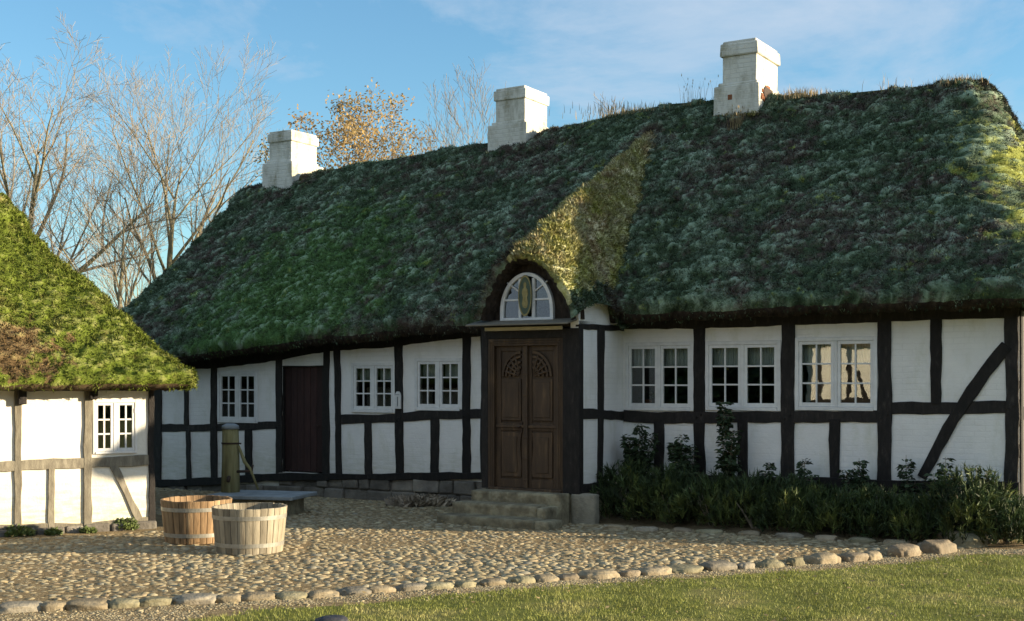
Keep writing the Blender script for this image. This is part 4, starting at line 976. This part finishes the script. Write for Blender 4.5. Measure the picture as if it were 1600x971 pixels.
m = MB(); m.box(-.02,.022,.02,5.8,.9,1.04); m.build('rail', T, Lh.root, .006)
for px in (36,147):           # dark ends of the ceiling beams under the eave
    a = lf.a(px); m = MB(); m.box(a-.07,a+.03,-.10,.02,lf.z(a,632 if px<100 else 624),lf.z(a,609)); m.build('beam_end', T, Lh.root, .008)
g = random.Random(8); m = MB(); a = LA
while a < .05:
    w = g.uniform(.2,.45); m.box(a+.01,min(a+w,.06)-.01,-.06+g.uniform(-.02,.02),.1,-.08,.10+g.uniform(-.02,0),g.random()); a += w
m.build('foundation', M['stone'], Lh.root, .025, False, 2)
def ze_l(a): return np.interp(a, [-12,0,.6], [1.77,1.78,1.78])
def zr_l(a): return np.interp(a, [-12,-2.2,-1.7,-1.3], [4.75,4.68,4.60,4.40])
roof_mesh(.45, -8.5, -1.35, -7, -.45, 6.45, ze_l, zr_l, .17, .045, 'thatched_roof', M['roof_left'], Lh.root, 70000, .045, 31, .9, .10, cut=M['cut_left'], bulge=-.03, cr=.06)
# ------------------------------------------------------------------ a third wing of the yard, outside the frame to the left (seen mirrored in the window panes)
WF = Frame(-13.6, -6.0, 84.0); Wg = House(WF, 'yard_wing'); tag(Wg.root, 'cream half timbered farm wing closing the yard on the left', 'outbuilding')
wall_mesh(0, 8.2, .1, 3.3, [], 0, .2).build('front_wall', M['wash_left'], Wg.root)
for a in np.arange(0.1, 8.3, 1.3):
    timber(Wg, 'post', [(a,3.3),(a,.1)], .18, T)
timber(Wg, 'rail', [(0,1.25),(8.2,1.25)], .18, T); timber(Wg, 'sill_beam', [(0,.18),(8.2,.18)], .18, T)
for a in (2.2, 5.3): timber(Wg, 'brace', [(a,.25),(a+.9,2.2)], .16, T, -.03)
m = MB(); m.add([(-.5,-.5,3.2),(8.7,-.5,3.2),(8.7,2.8,6.2),(-.5,2.8,6.2),(8.7,6.1,3.2),(-.5,6.1,3.2),(-.5,-.4,2.95),(8.7,-.4,2.95)],[(0,1,2,3),(3,2,4,5),(6,7,1,0),(0,3,5,6),(1,7,4,2)],.5); m.build('thatched_roof', M['cut_left'], Wg.root)
# ------------------------------------------------------------------ tubs
def tub(px, py, dia_t, dia_b, hgt, mat, label, seed):
    p = ground_at(px, py); r = empty('wooden_tub', (p.x,p.y,.005), seed*.3)
    g = random.Random(seed); m = MB(); ns = 30
    for k in range(ns):
        t0 = 2*PI*k/ns+.006; t1 = 2*PI*(k+1)/ns-.006; vs = []
        top = hgt+g.uniform(-.004,.004); nseg = 3
        for (z, rad) in ((0,dia_b/2),(top,dia_t/2)):
            for rr in (rad, rad-.028):
                for e in range(nseg+1):
                    t = t0+(t1-t0)*e/nseg; q_ = rr+(.0015 if 0<e<nseg else 0); vs.append((q_*math.cos(t),q_*math.sin(t),z))
        n1 = nseg+1; fs = []
        O0, I0, O1, I1 = 0, n1, 2*n1, 3*n1
        for e in range(nseg): fs += [(O0+e,O0+e+1,O1+e+1,O1+e),(I0+e+1,I0+e,I1+e,I1+e+1),(O1+e,O1+e+1,I1+e+1,I1+e),(O0+e+1,O0+e,I0+e,I0+e+1)]
        fs += [(O0,O1,I1,I0),(O0+nseg,I0+nseg,I1+nseg,O1+nseg)]
        m.add(vs, fs, g.random())
    m.build('staves', mat, r, .003)
    for zf in (.20,.80):
        z0 = hgt*zf-.025; z1 = z0+.045; m = MB(); n = 64; vs = []
        for z in (z0,z1):
            rad = dia_b/2+(dia_t-dia_b)/2*z/hgt
            for rr in (rad+.006, rad+.0015):
                for k in range(n): t = 2*PI*k/n; vs.append((rr*math.cos(t),rr*math.sin(t),z))
        fs = []
        for k in range(n):
            j = (k+1)%n; fs += [(k,j,2*n+j,2*n+k),(n+j,n+k,3*n+k,3*n+j),(2*n+k,2*n+j,3*n+j,3*n+k),(j,k,n+k,n+j)]
        m.add(vs,fs,.5); m.build('hoop', M['zinc'], r, 0, False)
    m = MB(); n = 40; R_ = dia_b/2-.03+(dia_t-dia_b)/2*.06
    m.add([(R_*math.cos(2*PI*k/n),R_*math.sin(2*PI*k/n),z) for z in (.03,.055) for k in range(n)], [tuple(range(n-1,-1,-1)),tuple(range(n,2*n))]+[(k,(k+1)%n,n+(k+1)%n,n+k) for k in range(n)],.4); m.build('tub_bottom', mat, r)
    tag(r, label, 'tub', 'wooden tubs on the cobbles'); return r
tw1 = simple('weathered_staves', [(.25,(.12,.10,.07)),(.5,(.24,.21,.15)),(.75,(.34,.305,.225))], 3, .7, .5, 20, .28, (5,5,.5), .008)
tw2 = simple('orange_oak_staves', [(.25,(.09,.06,.03)),(.5,(.24,.155,.08)),(.75,(.35,.26,.15))], 3, .7, .5, 20, .3, (5,5,.5), .008)
tub(390, 862, .825, .73, .50, tw1, 'pale weathered wooden tub, the nearer one standing in front of the other', 2)
tub(307, 846, .825, .72, .50, tw2, 'orange brown wooden tub with bright hoops, the farther one partly hidden', 5)
# ------------------------------------------------------------------ well and pump
pw = ground_at(402, 806); pwx, pwy = pw.x, pw.y+.35
well = empty('stone_well', (pwx, pwy, 0), math.radians(-14)); tag(well, 'low square stone well curb covered by a blue grey slab behind the tubs', 'well')
m = MB(); zsl = EYE-(781-YH)*(pwy-.4)/F
m.box(-.50,.50,-.36,.36,-.05,zsl,.7); m.build('curb', M['step'], well, .025, False, 2)
m = MB(); m.box(-.66,.66,-.46,.46,zsl+.001,zsl+.055); m.build('cover_slab', M['slab'], well, .012, False, 2)
zt_ = zsl+.055; pr = well.matrix_basis @ Vector((0,0,0))
pD = pwy+.2; pX = (360-CX)/F*pD
pump = empty('hand_pump', (pX, pD, zt_), 0); tag(pump, 'mossy wooden pump post with iron band and lever handle standing on the well slab', 'pump')
ph = (YH-662)*pD/F+EYE-zt_
m = MB(); m.tube([(0,0,0),(0.005,0,ph*.5),(0,0,ph-.08)],[.135,.125,.118],20,.5); m.build('post', M['pump'], pump, .004, True)
m = MB(); m.tube([(0,0,ph-.08),(0,0,ph-.03),(0,0,ph)],[.128,.12,.06],20,.5); m.build('cap', M['slab'], pump, 0, True)
m = MB(); m.tube([(0,0,ph*.70),(0,0,ph*.725)],[.128,.128],20); m.tube([(.10,-.06,ph*.71),(.17,-.06,ph*.71)],.012,6); m.build('band', M['iron'], pump)
m = MB(); m.tube([(.13,-.06,ph*.68),(.22,-.06,ph*.44),(.30,-.06,ph*.34),(.42,-.08,.04)],[.018,.028,.022,.016],8,.5); m.build('handle', M['pump'], pump, 0, True)
m = MB(); m.tube([(.05,-.06,ph*.30),(.32,-.06,ph*.31)],[.02,.02],8); m.tube([(.32,-.06,ph*.31),(.34,-.06,ph*.40)],[.014,.014],6); m.tube([(0,-.10,ph*.22),(.02,-.20,ph*.22),(.02,-.24,ph*.17)],[.03,.028,.025],8); m.build('bracket', M['iron'], pump, 0, True)
# ------------------------------------------------------------------ plants
def shoots(n, rx, ry, h, seed, mat, size=.11, nee=9):
    g = np.random.default_rng(seed); V = []; var = []
    th = g.uniform(0,2*PI,n); u = g.uniform(0,1,n)**.5; el = g.uniform(0,1,n)
    lump = 1+.22*np.sin(3*th+seed)+.12*np.sin(5*th+seed*2)
    rr = np.sqrt(np.maximum(0,1-el**2.2))*(.72+.28*u)*lump
    X = rx*rr*np.cos(th); Y = ry*rr*np.sin(th); Z = h*(.08+.80*el)*(.85+.2*np.sin(4*th+seed))
    P0 = np.stack([X,Y,Z],1); out = np.stack([X/rx*.5,Y/ry*.5,np.full(n,.9)],1)+g.normal(0,.25,(n,3)); out /= np.linalg.norm(out,axis=1,keepdims=True)
    tv = np.clip(g.uniform(0,1,n)*.7+.3*el,0,1)
    for k in range(nee):
        d = out+g.normal(0,.42,(n,3)); d /= np.linalg.norm(d,axis=1,keepdims=True); b = P0+out*(size*.9*k/nee)
        s = np.cross(d,g.normal(0,1,(n,3))); s /= np.linalg.norm(s,axis=1,keepdims=True); s *= size*.055
        V.append(np.stack([b-s,b+s,b+d*size*.62],1)); var.append(np.repeat(tv[:,None],3,1))
    V = np.concatenate(V).reshape(-1,3); return V, np.concatenate(var).ravel()
conlab = ['leftmost dark conifer shrub, against the side wall of the door bay','dark low conifer shrub under the first large window','dark conifer shrub below the post between the first and second large windows','dark conifer shrub under the second large window','dark conifer shrub below the post between second and third large windows','dark conifer shrub under the third large window','low dark conifer shrub below the post right of the third large window','low dark conifer shrub below the foot of the curved brace','yellowish green conifer shrub catching sun near the house corner','rightmost sunlit conifer shrub at the corner stone of the house']
cons = [(985,742,.52,.60),(1048,745,.48,.60),(1112,748,.5,.60),(1178,752,.5,.6),(1242,755,.5,.6),(1306,758,.5,.58),(1370,765,.5,.55),(1436,762,.48,.55),(1512,748,.52,.6),(1572,790,.42,.5)]
gc = random.Random(4)
MB_stem = M['twig']
for k, (px, ytop, rx, ry) in enumerate(cons):
    b = -.68; a = fr.a(px, b); p = fr.world(a, b, 0); h = fr.z(a, ytop, b)*(1.14,1.0,1.08,.93,.98,.88,.82,.74,1.02,1.0)[k]
    r = empty('conifer_shrub', p, gc.uniform(0,6)); tag(r, conlab[k], 'shrub', 'low conifer shrubs along the house wall')
    V, var = shoots(520, rx, ry, h*(1.05+.12*math.sin(k*2.4)), k+40, None, .15, 11); np_obj(V, np.arange(len(V)).reshape(-1,3), 'foliage', M['needle'], r, var)
    m = MB()
    for q in range(7):
        t = gc.uniform(0,6.28); m.tube([(0,0,-.03),(.15*math.cos(t),.15*math.sin(t),h*.4),(.3*math.cos(t),.3*math.sin(t),h*.75)],[.016,.011,.005],5)
    m.build('stem', MB_stem, r)
def rose(px, ytop, b, width, nst, seed, label, dens=1.0):
    g = random.Random(seed); a = fr.a(px, b); p = fr.world(a, b, 0); h = fr.z(a, ytop, b)
    r = empty('rose_bush', p, fr.t); tag(r, label, 'rose bush', 'rose bushes along the house wall')
    st = MB(); lv = MB()
    for s in range(nst):
        hh = h*(1 if s == 0 else g.uniform(.55,.9)); lx = g.uniform(-1,1)*width*(.25 if s == 0 else 1); ly = g.uniform(-.12,.12); pts_ = []
        for k in range(9):
            t = k/8; pts_.append(Vector((lx*t**1.4+.02*math.sin(5*t+s), ly*t, hh*t*(1-.06*t*abs(lx)))))
        st.tube(pts_, [.009*(1-.7*k/8) for k in range(9)], 5)
        for k in range(int(hh*30*dens)):
            t = g.uniform(.35,1)**.7; i = min(7,int(t*8)); q = pts_[i].lerp(pts_[i+1], t*8-i)
            d = Vector((g.gauss(0,1),g.gauss(0,1),g.uniform(-.2,.5))).normalized(); pet = q+d*g.uniform(.04,.09)
            st.tube([q,pet],[.002,.002],3)
            for (o_, sz) in ((Vector((0,0,0)),.062),(d.cross(Vector((0,0,1))).normalized()*.045-d*.02,.05),(-d.cross(Vector((0,0,1))).normalized()*.045-d*.02,.05)):
                c = pet+o_; u = (d+Vector((0,0,-.5))).normalized()*sz; w = u.cross(Vector((g.gauss(0,.5),g.gauss(0,.5),1))).normalized()*sz*.45; v_ = g.random()
                lv.add([c-u*.2,c+w+u*.35,c+u*1.1,c-w+u*.35,c+u*.4-Vector((0,0,.006))],[(0,1,4),(1,2,4),(2,3,4),(3,0,4)],v_)
    st.build('stem', M['twig'], r); lv.build('leaves', M['rose'], r)
for i,(px,yt,w,ns,lab) in enumerate(((998,662,.30,9,'tall bushy rose at the foot of the leftmost large window'),
        (1068,680,.26,8,'rose between the first and second large windows, in front of the black post'),
        (1136,628,.14,5,'tallest rose, its top reaching over the rail at the middle large window'),
        (1205,722,.2,3,'short rose with few leaves left of the post between second and third large windows'),
        (1256,718,.2,3,'short spindly rose right of the post between second and third large windows'),
        (1346,716,.26,4,'spreading short rose under the right half of the third large window'),
        (1416,712,.14,2,'thin rose with a leaning shoot just left of the foot of the curved brace'),
        (1478,714,.16,4,'dark leafy rose just right of the foot of the curved brace'),
        (1526,728,.22,7,'pale leaved rose rising out of the sunlit conifer near the corner'))):
    rose(px, yt, -.28 if i < 8 else -.62, w, ns, 70+i, lab, 2.3 if i < 3 else 1.7)
def weed(px, py, w, h, seed, label, n=160, mat='weed', name='weed_clump', cat='weed', lf_=.04):
    p = ground_at(px, py); g = random.Random(seed); m = MB()
    for k in range(n):
        t = g.uniform(0,6.28); rr = g.uniform(0,1)**.5*w; e = g.uniform(.1,1); c = Vector((rr*math.cos(t),rr*math.sin(t)*.6,h*e*(1-.6*(rr/w)**2)))
        d = Vector((math.cos(t)*.5+g.gauss(0,.4),math.sin(t)*.5+g.gauss(0,.4),g.uniform(.2,1))).normalized()*lf_; s = d.orthogonal().normalized()*lf_*.35
        m.add([c-d*.5,c+s,c+d,c-s],[(0,1,2,3)])
    o = m.build(name, M[mat]); o.location = (p.x,p.y,0); tag(o, label, cat); return o
weed(195,828,.17,.17,1,'bushiest weed clump at the brace foot of the outbuilding wall',420)
weed(138,833,.10,.07,2,'small low weed between the bushiest clump and the middle of the outbuilding wall',160)
weed(84,836,.11,.08,3,'low weed clump under the short lower post of the outbuilding',160)
weed(28,838,.20,.13,4,'wide low weed clump at the left edge under the outbuilding wall',340)
weed(655,790,.5,.13,5,'low dark tangle of dead twigs against the foundation left of the steps',500,'twig','twig_heap','twig heap',.09)
weed(1600,830,.25,.2,6,'dry grass tuft at the right picture edge beside the corner stone',260,'dry','grass_tuft','grass tuft',.07)
# ------------------------------------------------------------------ trees
def grow(seed, height, trunk_r, spread=.55, levels=4, first=.28, lean=(0,0), up=.25, kids=(3,4), wob=.10, tr=.0056):
    """one bare tree: heavy wood, twigs and twig ends, scaled so that its top is at the given height"""
    g = random.Random(seed); wood = MB(); tw = MB(); ends = []
    def branch(p, d, L, r, lev):
        n = 9 if lev == 0 else 6 if lev < 3 else 4; pts_ = [p.copy()]; rad = [r*(1.25 if lev == 0 else 1)]; dd = d.copy()
        for k in range(n):
            wv = wob*(.45 if lev == 0 else .8 if lev < 3 else .6)
            dd = (dd+Vector((g.gauss(0,wv),g.gauss(0,wv),g.gauss(0,wv*.6)+up*.10))).normalized(); pts_.append(pts_[-1]+dd*L/n); rad.append(max(tr, r*(1-(.95 if lev == 0 else .75)*(k+1)/n)))
        (wood if lev < 2 else tw).tube(pts_, rad, 8 if lev < 1 else 5 if lev < 3 else 3, None, lev < 2)
        if lev >= levels: ends.extend(pts_[1:]); return
        nk = g.randint(*kids)+(7 if lev == 0 else 2 if lev < 2 else 1 if lev < 3 else 0); f0 = first if lev == 0 else .18; az0 = g.uniform(0,6.28)
        for q in range(nk):
            t = f0+(1-f0)*(q+g.uniform(.1,.9))/nk; i = min(n-1,int(t*n)); c = pts_[i].lerp(pts_[i+1], t*n-i)
            ax = dd.orthogonal().normalized(); ax.rotate(Matrix.Rotation(az0+q*2.4+g.uniform(-.5,.5),3,dd))
            nd = (dd+ax*g.uniform(.7,1.2)*spread*1.7+Vector((0,0,up*.7))).normalized()
            ll = L*g.uniform(.50,.72)*(1.08-.50*t)
            branch(c, nd, ll, max(tr,rad[i]*g.uniform(.42,.62)), lev+1)
    branch(Vector((0,0,-.3)), Vector((lean[0],lean[1],1)).normalized(), height*.9, trunk_r, 0)
    top = max(v[2] for v in tw.v); f = height/top
    for b in (wood, tw): b.v = [(v[0]*f,v[1]*f,v[2]*f) for v in b.v]
    return wood, tw, [e*f for e in ends]
def tree(px, D_, height, tr, seed, label, name='bare_tree', leaf=None, **kw):
    p = Vector(((px-CX)/F*D_, D_, 0)); r = empty(name, p, 0); tag(r, label, 'tree', 'trees behind the houses')
    w, t, ends = grow(seed, height, tr, **kw); w.build('trunk', M['bark'], r, 0, True); t.build('crown' if not leaf else 'branches', M['twig'], r)
    if leaf:
        g = random.Random(seed+1); m = MB()
        for e in ends:
            for k in range(leaf[0]):
                c = e+Vector((g.gauss(0,.16),g.gauss(0,.16),g.gauss(0,.14))); d = Vector((g.gauss(0,1),g.gauss(0,1),g.gauss(0,1))).normalized()*leaf[1]; s = d.orthogonal().normalized()*leaf[1]*.6
                m.add([c-d,c+s,c+d,c-s],[(0,1,2,3)])
        m.build('crown', leaf[2], r)
    return r
tree(-12, 36, 12.3, .33, 3, 'broad bare tree at the left picture edge with a wide crown', spread=.50, levels=4, first=.22, up=.12, kids=(4,5), wob=.12)
tree(283, 38, 12.6, .30, 12, 'tallest bare tree with a straight pale trunk rising between the two roofs', spread=.42, levels=4, first=.34, up=.26, kids=(4,5), wob=.09)
tree(178, 34, 9.4, .19, 21, 'slender crooked bare tree left of the tall straight one', spread=.38, levels=4, first=.35, up=.2, kids=(4,5), wob=.16)
tree(95, 40, 9.6, .12, 33, 'small bare tree half hidden behind the crest of the green roof', spread=.36, levels=4, first=.3, up=.15, kids=(3,4), wob=.15)
tree(225, 44, 8.3, .11, 44, 'low thin bare tree in the gap just left of the long roof', spread=.36, levels=4, first=.25, up=.15, kids=(3,4), wob=.15)
tree(590, 36, 10.0, .16, 61, 'autumn tree with golden leaves behind the ridge between two chimneys', 'autumn_tree', (2,.05,M['gold']), spread=.40, levels=4, first=.3, up=.14, kids=(4,4))
tree(738, 35, 10.7, .10, 66, 'slim bare tree just left of the middle chimney', lean=(.0,0), spread=.34, levels=4, first=.30, up=.3, kids=(3,4))
tree(898, 37, 9.9, .09, 77, 'bare tree top peeping over the ridge right of the middle chimney', spread=.3, levels=4, first=.3, up=.3, kids=(3,4))
tree(1625, 37, 10.2, .10, 88, 'bare tree twigs behind the right end of the thatched roof', spread=.36, levels=4, first=.3, up=.2, kids=(3,4))
# a dark belt of evergreens behind the viewer, mirrored in the panes
def belt():
    g = np.random.default_rng(15); n = 60000; X = g.uniform(-70,60,n); top = 9+2.5*fbm(np.stack([X,X*0,X*0],1),.12,3,5); Z = g.uniform(0,1,n)**.8*top; Y = -27+g.uniform(-2.5,2.5,n)
    d = g.normal(0,1,(n,3)); d /= np.linalg.norm(d,axis=1,keepdims=True); B = np.stack([X,Y,Z],1); s_ = np.cross(d,g.normal(0,1,(n,3))); s_ /= np.linalg.norm(s_,axis=1,keepdims=True)
    V = np.stack([B-s_*.25,B+s_*.25,B+d*.8],1).reshape(-1,3)
    o = np_obj(V, np.arange(3*n).reshape(-1,3), 'evergreen_wood', M['needle'], None, np.repeat(g.uniform(0,1,n),3)); tag(o, 'dark evergreen wood on the far side of the lawn behind the viewer', 'wood', kind='stuff')
belt()
# far hedge seen through the gap between the roofs
def hedge():
    g = np.random.default_rng(5); n = 26000; X = g.uniform(-34,24,n); top = 3.4+1.3*fbm(np.stack([X,X*0,X*0],1),.25,3,5); Z = g.uniform(0,1,n)**.8*top; Y = 52+g.uniform(-1.5,1.5,n)
    d = g.normal(0,1,(n,3)); d[:,2] = np.abs(d[:,2])*1.5; d /= np.linalg.norm(d,axis=1,keepdims=True); B = np.stack([X,Y,Z],1); s = np.cross(d,g.normal(0,1,(n,3))); s /= np.linalg.norm(s,axis=1,keepdims=True)
    V = np.stack([B-s*.02,B+s*.02,B+d*.7],1).reshape(-1,3)
    o = np_obj(V, np.arange(3*n).reshape(-1,3), 'far_thicket', M['twig'], None, np.repeat(g.uniform(0,1,n),3)); tag(o, 'brown leafless thicket far behind the houses', 'thicket', kind='stuff')
hedge()
# ------------------------------------------------------------------ world, sun, camera
SUN_AZ = math.atan2(.992, -.114); SUN_EL = math.radians(10.6)
w = bpy.data.worlds.new('World'); sc.world = w; w.use_nodes = True; nt = w.node_tree; L = nt.links
bg = nt.nodes['Background']; sky = N(nt, 'ShaderNodeTexSky', sky_type='NISHITA'); sky.sun_disc = False; sky.sun_elevation = SUN_EL; sky.sun_rotation = SUN_AZ
sky.air_density = 1.0; sky.dust_density = .4; sky.ozone_density = 2.5
tc = N(nt, 'ShaderNodeTexCoord').outputs['Generated']
mp = N(nt, 'ShaderNodeMapping'); mp.inputs['Scale'].default_value = (1.1,1.1,2.6); mp.inputs['Rotation'].default_value = (0,.22,0); mp.inputs['Location'].default_value = (.15,.1,.55); L.new(tc, mp.inputs[0])
cl = noise(nt, 3.0, 9, .62, mp.outputs[0], .35)
sx = N(nt, 'ShaderNodeSeparateXYZ'); L.new(tc, sx.inputs[0])
def m_(op, a, b=None):
    n = N(nt, 'ShaderNodeMath', operation=op)
    for i, v in enumerate((a, b)):
        if v is None: continue
        if hasattr(v, 'is_linked'): L.new(v, n.inputs[i])
        else: n.inputs[i].default_value = v
    return n.outputs[0]
def mapr(v, a, b, c, d):
    n = N(nt, 'ShaderNodeMapRange'); n.interpolation_type = 'SMOOTHSTEP'; L.new(v, n.inputs[0])
    for i, q in enumerate((a,b,c,d)): n.inputs[i+1].default_value = q
    return n.outputs[0]
band = mapr(m_('ABSOLUTE', m_('SUBTRACT', sx.outputs[0], .17)), .0, .34, 1, 0)          # a bank of thin cloud to the north
band = m_('MULTIPLY', band, mapr(sx.outputs[2], .08, .20, .35, 1))
back = mapr(sx.outputs[1], .3, -.4, 0, 1)                                               # cloud added behind the viewer to lift the shaded walls
side = m_('ADD', m_('MULTIPLY', band, .22), m_('MULTIPLY', back, .30))
fac = m_('ADD', m_('ADD', cl, side), -.10)
cm = ramp(nt, fac, [(.44,(0,0,0)),(.56,(.55,)*3),(.70,(1,)*3)])
CLOUD = (1.42,1.76,2.18)
tint = mix(nt, 1.0, sky.outputs[0], (.51,.64,.66), 'MULTIPLY')
mixc = mix(nt, cm, tint, CLOUD)
L.new(mixc, bg.inputs[0]); bg.inputs[1].default_value = .15
sl = bpy.data.lights.new('sun', 'SUN'); sl.energy = 5.0; sl.angle = math.radians(.55); sl.color = (1,.82,.58)
so = bpy.data.objects.new('sun', sl); COL.objects.link(so); so['kind'] = 'structure'
sd = Vector((math.sin(SUN_AZ)*math.cos(SUN_EL), math.cos(SUN_AZ)*math.cos(SUN_EL), math.sin(SUN_EL)))
so.rotation_euler = sd.to_track_quat('Z','Y').to_euler(); so.location = sd*60
cam = bpy.data.cameras.new('camera'); co = bpy.data.objects.new('camera', cam); COL.objects.link(co); sc.camera = co
co.location = (0,0,EYE); co.rotation_euler = (PI/2,0,0); cam.sensor_width = 36; cam.lens = F/1600*36; cam.shift_y = (YH-485.5)/1600; cam.clip_end = 4000; cam.clip_start = .1
sc.render.resolution_x = 1024; sc.render.resolution_y = 621
sc.view_settings.view_transform = 'Standard'; sc.view_settings.look = 'None'; sc.view_settings.gamma = 1; sc.view_settings.exposure = 1.36
sc.render.engine = 'CYCLES'
